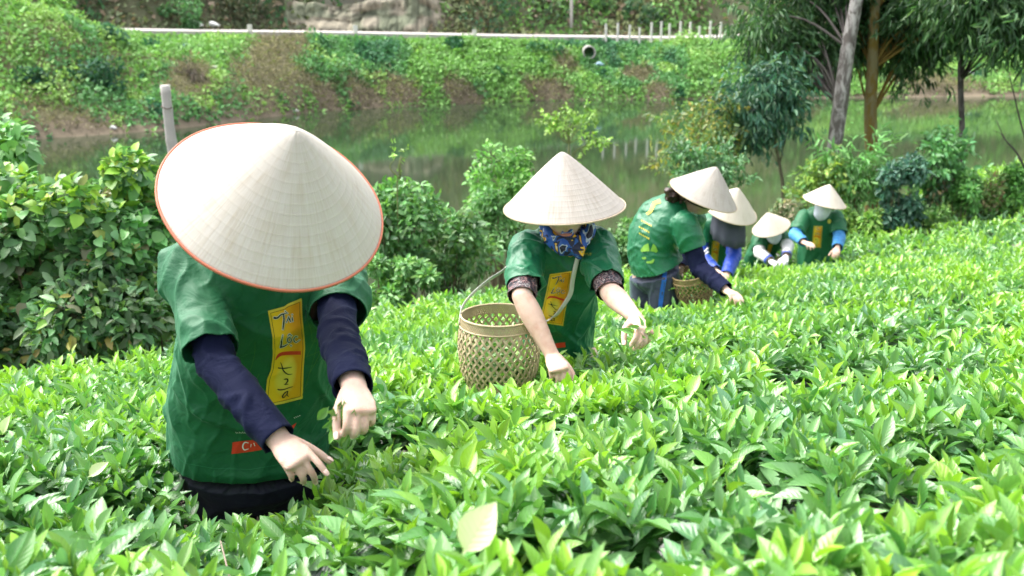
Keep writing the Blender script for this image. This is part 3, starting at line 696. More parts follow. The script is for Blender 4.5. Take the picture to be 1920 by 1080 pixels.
def litter(px, py, c, sz, lab, seed, Y=None):
    r = np.random.default_rng(seed); q = pix_ground(px, py) if Y is None else P(px, py, Y)
    q = q + [0, -.1, .12]
    V_, f_ = loft([q + [-sz, 0, 0], q + [-sz * .3, .02, sz * .3], q + [sz * .5, 0, sz * .15], q + [sz, 0, 0]], [sz * .2, sz * .45, sz * .35, sz * .1], [sz * .2, sz * .4, sz * .3, sz * .1], [0, 0, 1], 14, 4)
    V_ = V_ + fbm(V_, 3 / sz, 3, seed)[:, None] * sz * .35 * rdir(1, r)
    o = mesh_np('plastic_bag', V_, f_, solid('plastic_' + str(seed), c, .35, .5, .1)); tag(o, lab, 'litter')
litter(1124, 126, (.35, .50, .66), .22, 'crumpled pale blue plastic bag below the culvert mouth', 1)
litter(404, 133, (.62, .60, .56), .18, 'white plastic scrap on the left bank beside the dry creeper', 2)
litter(555, 213, (.7, .68, .64), .15, 'white scrap at the waterline just above the near hat', 3)
litter(215, 246, (.68, .68, .66), .14, 'white scrap at the waterline at left', 4)
litter(1820, 143, (.7, .7, .72), .22, 'white bag on the brown bank at the right', 5)
litter(365, 53, (.75, .75, .73), .5, 'white heap of sacks at the left end of the road', 6)
litter(402, 53, (.72, .72, .7), .35, 'smaller white sack right of the heap at the road end', 7)

# ------------------------------------------------------------------ tea field
gaps = []
for px, py, rx, ry, rot in [(370, 945, .17, .05, .3), (200, 985, .12, .04, .1), (1580, 635, .55, .10, .2), (1700, 570, .5, .1, .35), (1130, 790, .16, .06, -.3), (1640, 925, .22, .05, .2), (1880, 545, .35, .12, .1),
                        (830, 790, .14, .05, 0), (1430, 660, .3, .07, .2), (1330, 885, .12, .04, -.3), (470, 1000, .12, .04, .2), (1180, 1060, .1, .03, .2), (80, 890, .13, .04, .3), (700, 735, .18, .06, .1), (1620, 720, .3, .05, .3)]:
    Y = 1.0
    while Y < 14:
        q = P(px, py, Y)
        if q[2] < float(canopy(q[0], q[1])): break
        Y += .03
    gaps.append((q[0], q[1], rx * 1.4, ry * 1.8, rot))
def gapf(x, y):
    g_ = np.zeros_like(x)
    for cx, cy, rx, ry, rot in gaps:
        dx = x - cx; dy = y - cy; a = dx * math.cos(rot) + dy * math.sin(rot); b_ = -dx * math.sin(rot) + dy * math.cos(rot)
        g_ = np.maximum(g_, np.exp(-((a / rx) ** 2 + (b_ / ry) ** 2)))
    p_ = xy0(x * .55 + y * .12, (y - .28 * x) * 1.5); n_ = noise3(p_, 1.0, 83) + .35 * noise3(p_, 3.1, 84)
    return np.maximum(g_, .9 * np.clip(1.1 - np.abs(n_) * 7, 0, 1) * np.clip(.4 + 1.6 * noise3(xy0(x, y), .7, 85), 0, 1))
excl = []        # (x, y, rx, ry) ellipses where people and baskets stand
for q, a, b_ in [(P(475, 850, 2.32), .21, .19), (P(1045, 640, 3.72), .18, .13), (P(1228, 520, 6.0), .20, .18), (P(935, 660, 3.38), .13, .13), (P(1300, 540, 5.9), .12, .12), (P(1340, 500, 7.75), .17, .15), (P(1432, 480, 10.6), .2, .18), (P(1532, 450, 10.0), .22, .18)]:
    excl.append((q[0], q[1], a, b_))
def inside_excl(x, y, s=1.0):
    m_ = np.zeros(len(x), bool)
    for cx, cy, a, b_ in excl: m_ |= ((x - cx) / (a * s)) ** 2 + ((y - cy) / (b_ * s)) ** 2 < 1
    return m_
dips = []
for q, a, b_, dp in [(P(460, 915, 2.0), .40, .36, .23), (P(930, 720, 3.1), .34, .27, .17), (P(1440, 495, 9.6), .9, 1.0, .22), (P(1235, 575, 5.6), .25, .25, .07)]: dips.append((q[0], q[1], a, b_, dp))
def dipf(x, y):
    s_ = 0
    for cx, cy, a, b_, dp in dips: s_ = s_ + dp * np.exp(-(((x - cx) / a) ** 2 + ((y - cy) / b_) ** 2))
    return s_
def surf(x, y):
    return canopy(x, y) - dipf(x, y) + .035 * fbm(xy0(x, y), 1.6, 3, 61) + .02 * noise3(xy0(x, y), 7, 62) - .20 * gapf(x, y)
def shoots(n, y0, y1, r, T, nl, scale, wpad=1.08):
    Y = np.sqrt(r.uniform(y0 ** 2, y1 ** 2, n)); x = r.uniform(-.64, .64, n) * Y * wpad + r.uniform(-.3, .3, n)
    k = (Y < yedge(x) + r.normal(0, .25, n)) & ~inside_excl(x, Y) & (r.random(n) > 2.2 * gapf(x, Y)); x = x[k]; Y = Y[k]; n = len(x)
    hz = r.normal(0, .018, n); z = surf(x, Y) + hz
    # bright flushes in patches
    young = np.clip(.5 + 1.1 * fbm(xy0(x, Y), 2.3, 3, 71) + r.normal(0, .25, n), 0, 1)
    az0 = r.uniform(0, 2 * math.pi, n); tilt = np.stack([r.normal(0, .22, n), r.normal(-.05, .22, n), np.ones(n)], -1)
    tilt /= np.linalg.norm(tilt, axis=1, keepdims=True)
    sc = scale * r.uniform(.75, 1.25, n)
    parts = []
    for j in range(nl):
        f = j / (nl - 1)                      # 0 lowest .. 1 tip
        az = az0 + j * 2.4 + r.normal(0, .25, n)
        el = R(5) + R(56) * f ** 1.3 + r.normal(0, .22, n)
        d = np.stack([np.cos(az) * np.cos(el), np.sin(az) * np.cos(el), np.sin(el)], -1) + tilt * .15
        base = np.stack([x, Y, z], -1) + tilt * ((f - 1) * .075 * sc)[:, None] + np.stack([np.cos(az), np.sin(az), 0 * az], -1) * .004
        L = sc * (.092 - .046 * f) * r.uniform(.8, 1.25, n); W = L * (.39 - .05 * f) * r.uniform(.85, 1.15, n)
        nrm = tilt + rdir(n, r) * .28
        dark = np.where((r.random(n) < .55)[:, None], [.145, .32, .115], [.065, .22, .045]); midc = np.array([.135, .355, .07]); lime = np.array([.295, .54, .04])  # paler mature leaves: silvery sheen of the sky put into their colour
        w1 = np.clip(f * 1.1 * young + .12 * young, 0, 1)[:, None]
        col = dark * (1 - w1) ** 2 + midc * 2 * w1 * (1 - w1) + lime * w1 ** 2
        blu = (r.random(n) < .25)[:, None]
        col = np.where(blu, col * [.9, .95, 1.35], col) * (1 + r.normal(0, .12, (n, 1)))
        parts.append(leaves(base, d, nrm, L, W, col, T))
    # bud
    L = sc * .03; parts.append(leaves(np.stack([x, Y, z], -1), tilt + rdir(n, r) * .15, rdir(n, r), L, L * .22, np.tile([.24, .42, .07], (n, 1)), T_FAR))
    return parts
r = np.random.default_rng(101)
near = shoots(2700, .55, 2.2, r, T_TEA, 7, 1.0, 1.15) + shoots(5200, 2.2, 4.2, r, T_TEA, 6, 1.04)
mid = shoots(16500, 4.2, 9.0, r, T_MID, 5, 1.22)
far = shoots(19500, 9.0, 19.0, r, T_MID, 4, 1.6)
# older leaves under the plucking table, extra dark: its inner shade put into colour
def under(n, y0, y1, r, T, s=1.0):
    Y = np.sqrt(r.uniform(y0 ** 2, y1 ** 2, n)); x = r.uniform(-.58, .58, n) * Y * 1.1
    k = (Y < yedge(x) + .1) & ~inside_excl(x, Y, .9); x = x[k]; Y = Y[k]; n = len(x); g_ = gapf(x, Y)
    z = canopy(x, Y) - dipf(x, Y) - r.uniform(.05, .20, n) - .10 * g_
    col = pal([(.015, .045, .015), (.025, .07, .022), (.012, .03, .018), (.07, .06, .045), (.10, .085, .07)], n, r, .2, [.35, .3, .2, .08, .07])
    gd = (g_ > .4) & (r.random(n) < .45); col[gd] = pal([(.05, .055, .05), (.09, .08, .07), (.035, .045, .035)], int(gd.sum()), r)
    L = s * r.uniform(.06, .10, n)
    return leaves(np.stack([x, Y, z], -1), rdir(n, r) * [1, 1, .5], np.array([0, 0, 1]) + rdir(n, r) * .7, L, L * .4, col, T)
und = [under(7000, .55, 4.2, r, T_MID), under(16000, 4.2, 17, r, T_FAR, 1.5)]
# one big pale leaf turned over in the foreground
q = P(868, 1040, 1.02)
pale = leaves(np.array([q, P(5, 815, 2.2), P(165, 895, 1.9)]), np.array([[.45, .2, .75], [.3, .1, .9], [.5, .2, .4]]), np.array([[-.2, -.9, .5]] * 3), np.array([.07, .05, .05]), np.array([.045, .025, .025]), np.array([[.62, .72, .38]] * 3), T_TEA)
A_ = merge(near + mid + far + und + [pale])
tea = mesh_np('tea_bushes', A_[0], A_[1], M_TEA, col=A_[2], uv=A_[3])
tag(tea, 'dense low tea bushes with fresh glossy green leaves covering the slope', 'tea bushes', kind='stuff')
# woody twigs below the leaves
st = []
Yt = np.sqrt(r.uniform(.4, 22, 1500)); xt = r.uniform(-.56, .56, 1500) * Yt
kk = ~inside_excl(xt, Yt, 1.5) & (dipf(xt, Yt) < .06) & (Yt < yedge(xt)) & ((gapf(xt, Yt) > .25) | (r.random(1500) < .35))
for xx, yy in zip(xt[kk], Yt[kk]):
    zc = float(canopy(xx, yy)) - .10 - .1 * float(gapf(np.array([xx]), np.array([yy]))[0]); a = np.array([xx, yy, zc - .2]); v = r.normal(0, .05, 3)
    st.append(tube([a, a + [v[0], v[1], .1], a + [v[0] * 2.2 , v[1] * 2.2, .17]], [.0035, .003, .0015], 5, 2))
V_, f_ = joinm(st)
tw = mesh_np('tea_twigs', V_, f_, M_BARK, col=np.tile([.26, .21, .17], (len(V_), 1))); tag(tw, 'bare brown twigs showing in the gaps of the tea bushes', 'tea twigs', kind='stuff')

# ------------------------------------------------------------------ people
RT = np.array([1., 0, 0]); UPV = np.array([0, SP, CP]); TOW = np.array([0, -CP, SP])
def scr(a, b_, c_): return unit(RT * a + UPV * b_ + TOW * c_)
def remesh(parts, voxel, it=3, lam=.5):
    V_, f_ = joinm(parts)
    o = mesh_np('tmp', V_, f_, M_BARK)
    m1 = o.modifiers.new('r', 'REMESH'); m1.mode = 'VOXEL'; m1.voxel_size = voxel
    if it: m2 = o.modifiers.new('s', 'SMOOTH'); m2.iterations = it; m2.factor = lam
    dg = bpy.context.evaluated_depsgraph_get(); e = o.evaluated_get(dg); me = e.to_mesh()
    n_ = len(me.vertices); V2 = np.empty(n_ * 3, np.float32); me.vertices.foreach_get('co', V2)
    Nn = np.empty(n_ * 3, np.float32); me.vertices.foreach_get('normal', Nn)
    F2 = np.empty(len(me.loops), np.int32); me.loops.foreach_get('vertex_index', F2)
    e.to_mesh_clear(); md = o.data; bpy.data.objects.remove(o); bpy.data.meshes.remove(md)
    return V2.reshape(-1, 3).astype(float), F2.reshape(-1, 4), Nn.reshape(-1, 3).astype(float)
def folds(V_, t, f, seed, stretch=.14, warp=.35):
    "soft ridges running along t"
    t = unit(t); a = unit(np.cross(t, [.3, .5, .81])); b_ = np.cross(t, a)
    q = np.stack([V_ @ t * stretch, V_ @ a, V_ @ b_], -1) * f
    q = q + warp * np.stack([noise3(V_, f * .5, seed + 3), noise3(V_, f * .5, seed + 4), noise3(V_, f * .5, seed + 5)], -1)
    n_ = noise3(q, 1, seed)
    return (1 - np.abs(n_) * 3.2).clip(0, 1) ** 1.4 * 1.3 - .3 + noise3(q, .5, seed + 7) * .5
def cut(V_, F_, planes, torso=None):
    "open the cloth at each (point, outward normal, radius)"
    dead = np.zeros(len(F_), bool); V_ = V_.copy()
    for p_, n_, rad, lim in planes:
        n_ = unit(n_); s_ = (V_ - p_) @ n_; ax = np.linalg.norm(V_ - p_ - s_[:, None] * n_, axis=1)
        b_ = (s_ > 0) & (ax < rad) & (s_ < lim)
        if torso is not None and lim < .1: b_ &= ~torso
        fb = b_[F_].all(1); dead |= fb
        mv = b_.copy(); V_[mv] -= (s_[mv][:, None]) * n_
    F_ = F_[~dead]; used = np.zeros(len(V_), bool); used[F_.ravel()] = True
    ix = np.cumsum(used) - 1
    return V_[used], ix[F_]
def cloth(name, V_, F_, mat, root, thick=.0025):
    o = mesh_np(name, V_, F_, mat, root)
    so = o.modifiers.new('s', 'SOLIDIFY'); so.thickness = thick; so.offset = -1
    return o
NAILS = []
def hand(W, F, N, s, curl, thumb, sc=1.0):
    "W wrist, F finger direction, N back of the hand, s=+-1 puts the thumb on cross(N,F)*s; curl: 4 x (mcp,pip,dip); thumb: (spread, drop, bend)"
    F = unit(F); N = unit(np.asarray(N) - F * (np.asarray(N) @ F)); T = s * np.cross(N, F)
    P_ = [loft([W - F * .03 * sc, W, W + F * .045 * sc, W + F * .088 * sc], np.array([.026, .027, .035, .035]) * sc, np.array([.020, .018, .0155, .010]) * sc, T, 16, 4, 2.1)]
    bl = [(.029, .086, .070), (.010, .092, .079), (-.010, .089, .073), (-.028, .080, .058)]
    for (ty, fx, L), c_ in zip(bl, curl):
        b0 = W + (F * (fx - .012) + T * ty + N * .001) * sc; pts = [b0 - F * .012 * sc, b0]; a = 0; d_ = F
        spread = T * ty * 1.6
        for seg, ang in zip((.47, .30, .23), c_):
            a += R(ang); d_ = unit(unit(F + spread * 1.0) * math.cos(a) - N * math.sin(a)); pts.append(pts[-1] + d_ * L * seg * sc * (1.18 if seg == .47 else 1))
        k = .0088 if L > .06 else .0076
        Ne = unit(N * math.cos(a) + unit(F + spread) * math.sin(a)); NAILS.append((pts[-1] - d_ * .003 * sc + Ne * k * .70 * sc, d_, Ne, k * .72 * sc))
        P_.append(loft(pts, np.array([k, k, k * .98, k * .92, k * .78]) * sc, np.array([k, k, k * .96, k * .9, k * .72]) * sc, T, 12, 4))
    sp, dr, bn = thumb
    d_ = unit(F * math.cos(R(sp)) + T * math.sin(R(sp)) - N * math.sin(R(dr)))
    d2 = unit(F * math.cos(R(sp - bn)) + T * math.sin(R(sp - bn)) - N * math.sin(R(dr)) * 1.1)
    d3 = unit(F * math.cos(R(sp - bn * 1.6)) + T * math.sin(R(sp - bn * 1.6)) - N * math.sin(R(dr)) * 1.2)
    NT = unit(N * .8 + T * .6 - d3 * (d3 @ (N * .8 + T * .6)))
    b0 = W + (F * .016 + T * .020 - N * .004) * sc; p1 = b0 + d_ * .042 * sc; p2 = p1 + d2 * .034 * sc; p3 = p2 + d3 * .026 * sc
    P_.append(loft([b0, p1, p2, p3], np.array([.0150, .0118, .0105, .0085]) * sc, np.array([.0140, .0108, .0095, .0070]) * sc, np.cross(d_, N), 12, 4))
    NAILS.append((p3 - d3 * .002 * sc + NT * .0066 * sc, d3, NT, .0078 * sc))
    return P_
def head_mesh(c_, U, Fd, s=1.0):
    U = unit(U); Fd = unit(Fd - U * (Fd @ U)); Sd = np.cross(Fd, U)
    th = np.linspace(0, math.pi, 40); ph = np.linspace(0, 2 * math.pi, 56, endpoint=False)
    TH, PH = np.meshgrid(th, ph, indexing='ij'); x = np.sin(TH) * np.cos(PH); y = np.sin(TH) * np.sin(PH); z = np.cos(TH)
    X = x * .074; Y = y * .092; Z = z * .115
    jaw = sstep(-.1, -1, z); X = X * (1 - .38 * jaw); Y = Y * (1 - .18 * jaw) + .012 * jaw
    fr = sstep(.2, .9, y)
    def g(x0, z0, sx, sz): return np.exp(-((X - x0) / sx) ** 2 - ((Z - z0) / sz) ** 2) * fr
    Y = Y + .022 * g(0, -.022, .010, .020) + .008 * g(0, -.002, .008, .028) - .010 * g(.031, .006, .016, .011) - .010 * g(-.031, .006, .016, .011) + .005 * g(0, .026, .045, .010)
    Y = Y + .006 * g(0, -.054, .020, .006) - .003 * g(0, -.060, .020, .002) + .005 * g(0, -.066, .017, .006) + .006 * g(0, -.092, .018, .012) + .004 * g(.04, -.025, .02, .018) + .004 * g(-.04, -.025, .02, .018)
    q = c_ + (X[..., None] * Sd + Y[..., None] * Fd + Z[..., None] * U) * s
    n_ = 56; V_ = q.reshape(-1, 3); i = np.arange(39)[:, None] * n_; j = np.arange(n_)[None]; j2 = (j + 1) % n_
    F_ = np.stack([i + j, i + n_ + j, i + n_ + j2, i + j2], -1).reshape(-1, 4)
    ears = [loft([c_ + Sd * k * .072 * s - Fd * .004 + U * z0 * s for z0 in (-.022, 0, .024)], [.010, .016, .012], [.005, .006, .005], Fd, 10, 3) for k in (-1, 1)]
    eyes = [c_ + (Sd * k * .031 + Fd * .074 + U * .006) * s for k in (-1, 1)]
    return [(V_, [F_])] + ears, eyes, (Sd, Fd, U)
M_SKIN = solid('skin', (.64, .45, .36), .5, .35, .10, 45, .35, 260, 0, .25)
n_ = M_SKIN.node_tree.nodes; l_ = M_SKIN.node_tree.links; b_ = n_['Principled BSDF']; src = b_.inputs['Base Color'].links[0].from_socket
nz_ = n_.new('ShaderNodeTexNoise'); nz_.inputs['Scale'].default_value = 28; nz_.inputs['Detail'].default_value = 5; tc_ = n_.new('ShaderNodeTexCoord'); l_.new(tc_.outputs['Object'], nz_.inputs[0])
mr_ = n_.new('ShaderNodeMapRange'); mr_.inputs['From Min'].default_value = .45; mr_.inputs['From Max'].default_value = .75; mr_.inputs['To Max'].default_value = .7; l_.new(nz_.outputs[0], mr_.inputs[0])
mx_ = n_.new('ShaderNodeMix'); mx_.data_type = 'RGBA'; l_.new(mr_.outputs[0], mx_.inputs[0]); l_.new(src, mx_.inputs[6]); mx_.inputs[7].default_value = (.50, .27, .20, 1); l_.new(mx_.outputs[2], b_.inputs['Base Color'])
M_LIP = solid('lip', (.45, .16, .13), .45); M_EYE = solid('eye_white', (.75, .73, .70), .2); M_IRIS = solid('iris', (.03, .015, .01), .15)
M_HAIR = solid('dark_brown_hair', (.035, .015, .010), .45, .5, .4, 90, .6, 120)
M_NAIL = solid('fingernail', (.80, .55, .47), .3)
def shirt_mat(name, c_, rough, sheen, bscale=900, spec=.5):
    m, n, l, b, out = new_mat(name)
    tc = n.new('ShaderNodeTexCoord'); nz = n.new('ShaderNodeTexNoise'); nz.inputs['Scale'].default_value = 14; nz.inputs['Detail'].default_value = 6
    l.new(tc.outputs['Object'], nz.inputs[0]); mr = n.new('ShaderNodeMapRange'); mr.inputs['To Min'].default_value = .8; mr.inputs['To Max'].default_value = 1.2
    l.new(nz.outputs[0], mr.inputs[0]); sc_ = n.new('ShaderNodeVectorMath'); sc_.operation = 'SCALE'; sc_.inputs[0].default_value = c_
    l.new(mr.outputs[0], sc_.inputs['Scale']); l.new(sc_.outputs[0], b.inputs['Base Color'])
    b.inputs['Roughness'].default_value = rough; b.inputs['Specular IOR Level'].default_value = spec
    b.inputs['Sheen Weight'].default_value = sheen; b.inputs['Sheen Roughness'].default_value = .35; b.inputs['Sheen Tint'].default_value = (.5, .9, .7, 1)
    n2 = n.new('ShaderNodeTexNoise'); n2.inputs['Scale'].default_value = bscale; n2.inputs['Detail'].default_value = 2; l.new(tc.outputs['Object'], n2.inputs[0])
    n3 = n.new('ShaderNodeTexNoise'); n3.inputs['Scale'].default_value = 16; n3.inputs['Detail'].default_value = 4; n3.inputs['Distortion'].default_value = 1.2; l.new(tc.outputs['Object'], n3.inputs[0])
    b1 = n.new('ShaderNodeBump'); b1.inputs['Strength'].default_value = .12; b1.inputs['Distance'].default_value = .001; l.new(n2.outputs[0], b1.inputs['Height'])
    b2 = n.new('ShaderNodeBump'); b2.inputs['Strength'].default_value = .65; b2.inputs['Distance'].default_value = .010; l.new(n3.outputs[0], b2.inputs['Height']); l.new(b1.outputs[0], b2.inputs['Normal'])
    l.new(b2.outputs[0], b.inputs['Normal'])
    return m
M_SHIRT = shirt_mat('green_shirt', (.004, .105, .036), .62, .12)
M_SHIRT2 = shirt_mat('green_satin_shirt', (.006, .125, .05), .46, .22)
M_NAVY = shirt_mat('navy_cloth', (.006, .009, .034), .8, .02, 900, .15)
M_TROU = shirt_mat('slate_trousers', (.035, .042, .075), .6, .25); M_STRIPE = solid('blue_stripe', (.01, .10, .42), .6)
M_DARKT = shirt_mat('navy_trousers', (.008, .010, .026), .7, .1)
M_BLUE = shirt_mat('royal_blue_sleeve', (.012, .05, .36), .55, .2); M_LBLUE = shirt_mat('light_blue_sleeve', (.04, .22, .50), .6, .2)
M_WHITE_C = solid('white_cloth', (.75, .74, .74), .8, .3, .06, 60, .2, 300)
def print_cloth(name, cols, scale):
    m, n, l, b, out = new_mat(name)
    tc = n.new('ShaderNodeTexCoord'); v = n.new('ShaderNodeTexNoise'); v.inputs['Scale'].default_value = scale; v.inputs['Detail'].default_value = 1.5; v.inputs['Distortion'].default_value = 2.2
    l.new(tc.outputs['Object'], v.inputs[0]); cr = n.new('ShaderNodeValToRGB'); cr.color_ramp.interpolation = 'CONSTANT'
    e = cr.color_ramp.elements
    while len(e) < len(cols): e.new(.5)
    for el, (p_, c_) in zip(e, cols): el.position = p_; el.color = (*c_, 1)
    l.new(v.outputs[0], cr.inputs[0]); l.new(cr.outputs[0], b.inputs['Base Color']); b.inputs['Roughness'].default_value = .6
    return m
M_CUFF = print_cloth('black_floral_cuff', [(0, (.012, .010, .018)), (.50, (.30, .16, .15)), (.54, (.012, .010, .018)), (.62, (.42, .38, .36)), (.66, (.02, .015, .03))], 38)
M_SCARF = print_cloth('floral_scarf', [(0, (.012, .012, .03)), (.36, (.45, .50, .62)), (.41, (.02, .09, .38)), (.52, (.012, .014, .05)), (.60, (.75, .42, .03)), (.66, (.6, .58, .6)), (.70, (.02, .03, .12))], 12)
M_WPRINT = print_cloth('white_patterned_sleeve', [(0, (.7, .69, .7)), (.45, (.5, .48, .52)), (.5, (.74, .73, .72)), (.62, (.55, .45, .5)), (.66, (.76, .75, .75))], 40)
def hat_mat(name, base, streak, amt):
    m, n, l, b, out = new_mat(name)
    tc = n.new('ShaderNodeTexCoord'); sx = n.new('ShaderNodeSeparateXYZ'); l.new(tc.outputs['Object'], sx.inputs[0])
    def M(op, a, b_=None):
        q = n.new('ShaderNodeMath'); q.operation = op
        for k, v in enumerate((a, b_)):
            if v is None: continue
            if isinstance(v, (int, float)): q.inputs[k].default_value = v
            else: l.new(v, q.inputs[k])
        return q.outputs[0]
    an = M('ARCTAN2', sx.outputs[1], sx.outputs[0]); ra = M('SQRT', M('ADD', M('MULTIPLY', sx.outputs[0], sx.outputs[0]), M('MULTIPLY', sx.outputs[1], sx.outputs[1])))
    cb = n.new('ShaderNodeCombineXYZ'); l.new(M('MULTIPLY', an, 26), cb.inputs[0]); l.new(M('MULTIPLY', ra, 9), cb.inputs[1])
    nz = n.new('ShaderNodeTexNoise'); nz.inputs['Scale'].default_value = 1.6; nz.inputs['Detail'].default_value = 5; nz.inputs['Roughness'].default_value = .65; l.new(cb.outputs[0], nz.inputs[0])
    cb2 = n.new('ShaderNodeCombineXYZ'); l.new(M('MULTIPLY', an, 5), cb2.inputs[0]); l.new(M('MULTIPLY', ra, 24), cb2.inputs[1])
    n2 = n.new('ShaderNodeTexNoise'); n2.inputs['Scale'].default_value = 1.0; n2.inputs['Detail'].default_value = 4; l.new(cb2.outputs[0], n2.inputs[0])
    hoop = M('POWER', M('ABSOLUTE', M('SINE', M('MULTIPLY', ra, 215))), 14)
    mr = n.new('ShaderNodeMapRange'); mr.inputs['From Min'].default_value = .42; mr.inputs['From Max'].default_value = .78; l.new(nz.outputs[0], mr.inputs[0])
    m2 = n.new('ShaderNodeMapRange'); m2.inputs['From Min'].default_value = .45; m2.inputs['From Max'].default_value = .75; l.new(n2.outputs[0], m2.inputs[0])
    mix = n.new('ShaderNodeMix'); mix.data_type = 'RGBA'; mix.inputs[6].default_value = (*base, 1); mix.inputs[7].default_value = (*streak, 1)
    l.new(M('MULTIPLY', M('ADD', M('ADD', mr.outputs[0], M('MULTIPLY', m2.outputs[0], .5)), M('MULTIPLY', hoop, .08)), amt), mix.inputs[0])
    l.new(mix.outputs[2], b.inputs['Base Color']); b.inputs['Roughness'].default_value = .55; b.inputs['Specular IOR Level'].default_value = .3
    bp = n.new('ShaderNodeBump'); bp.inputs['Strength'].default_value = .5; bp.inputs['Distance'].default_value = .0015
    l.new(M('ADD', nz.outputs[0], M('MULTIPLY', hoop, .25)), bp.inputs['Height']); l.new(bp.outputs[0], b.inputs['Normal'])
    return m
M_HAT_W = hat_mat('bleached_palm_leaf', (.55, .515, .46), (.42, .35, .25), .6)
M_HAT_G = hat_mat('weathered_palm_leaf', (.42, .385, .345), (.28, .24, .19), .75)
M_HAT_C = hat_mat('cream_palm_leaf', (.57, .51, .43), (.40, .34, .25), .5)
M_RIM_R = solid('red_rim_binding', (.50, .15, .08), .6); M_RIM_T = solid('tan_rim_binding', (.42, .34, .24), .7, .3, .3, 80)
M_BAMBOO = solid('bamboo_strip', (.45, .36, .22), .55, .4, .3, 18, .3, 90); M_STRAP = solid('white_strap', (.70, .68, .63), .6, .3, .1, 80)
def make_hat(root, c_, ax, Rr, H, mat, rim):
    nr, na = 44, 120; rr = np.linspace(0.004, 1, nr); a = np.linspace(0, 2 * math.pi, na, endpoint=False)
    RR, AA = np.meshgrid(rr, a, indexing='ij')
    wob = 1 + .006 * noise3(np.stack([np.cos(AA) * 2, np.sin(AA) * 2, RR * 3], -1), 1.3, int(Rr * 1000))
    Z = H * (1 - np.sqrt(RR ** 2 + .0035)) + .004 * np.sin(RR * math.pi) + .0004 * np.abs(np.sin(RR * Rr * 215)) ** 2
    V_ = np.stack([RR * Rr * wob * np.cos(AA), RR * Rr * wob * np.sin(AA), Z * wob], -1).reshape(-1, 3)
    i = np.arange(nr - 1)[:, None] * na; j = np.arange(na)[None]; j2 = (j + 1) % na
    F_ = np.stack([i + j, i + na + j, i + na + j2, i + j2], -1).reshape(-1, 4)
    V_ = np.concatenate([V_, [[0, 0, V_[:, 2].max()]]]); jj = np.arange(na); T_ = np.stack([np.full(na, nr * na), jj, (jj + 1) % na], -1)
    q = Vector(tuple(unit(ax))).to_track_quat('Z', 'Y').to_matrix().to_4x4()
    M = Matrix.Translation(Vector(tuple(c_)) - root.location) @ q
    h = mesh_np('hat', V_, [F_, T_], mat, root, matrix=M)
    so = h.modifiers.new('s', 'SOLIDIFY'); so.thickness = .0025; so.offset = -1
    t = np.linspace(0, 2 * math.pi, 97)[:-1]; n_ = 8; ph = np.linspace(0, 2 * math.pi, n_, endpoint=False)
    T2, P2 = np.meshgrid(t, ph, indexing='ij'); w2 = wob[-1].mean()
    rad = Rr * (1 + .006 * noise3(np.stack([np.cos(T2) * 2, np.sin(T2) * 2, T2 * 0 + 3], -1), 1.3, int(Rr * 1000))) + .0026 * np.cos(P2)
    V_ = np.stack([rad * np.cos(T2), rad * np.sin(T2), .0036 * np.sin(P2)], -1).reshape(-1, 3)
    i = np.arange(96)[:, None] * n_; i2 = ((np.arange(96) + 1) % 96)[:, None] * n_; j = np.arange(n_)[None]; j2 = (j + 1) % n_
    F_ = np.stack([i + j, i2 + j, i2 + j2, i + j2], -1).reshape(-1, 4)
    o = mesh_np('rim', V_, F_, rim, h, matrix=Matrix.Identity(4))
    return h

def caster(V_, F_):
    return BVHTree.FromPolygons([tuple(v) for v in V_], [tuple(int(k) for k in f) for f in F_])
def cast(bvh, px, py, off, fallback=None):
    u = (px - 960) / FPX; v = (540 - py) / FPX; d = Vector((u, CP + v * SP, -SP + v * CP)).normalized(); o = Vector((0, 0, ZC))
    h, n_, _, dist = bvh.ray_cast(o, d)
    if h is None: return None
    if n_.dot(d) > 0: n_ = -n_
    return np.array(h + n_ * off * .5 - d * off * .7)
def decal(root, name, bvh, polys, mat, off, label=None):
    "polys: list of (pixel points (n,2), faces); laid on the cloth as thin print"
    VV, FF = [], []; q = 0
    for pts, fc in polys:
        pr = [cast(bvh, a, b_, off) for a, b_ in pts]
        for p_ in pr: VV.append(p_ if p_ is not None else [0, 0, 0])
        for f in fc:
            if all(pr[k] is not None for k in f):
                g_ = np.array([pr[k] for k in f])
                if np.ptp(g_, axis=0).max() < .05: FF.append([k + q for k in f])
        q += len(pts)
    if not FF: return None
    VV = np.array(VV, float); fl = [np.array([f for f in FF if len(f) == k]) for k in (3, 4)]
    used = np.zeros(len(VV), bool)
    for f in fl:
        if len(f): used[f.ravel()] = True
    ix = np.cumsum(used) - 1; fl = [ix[f] for f in fl if len(f)]
    o = mesh_np(name, VV[used], fl, mat, root)
    if label: o['label'] = label
    return o
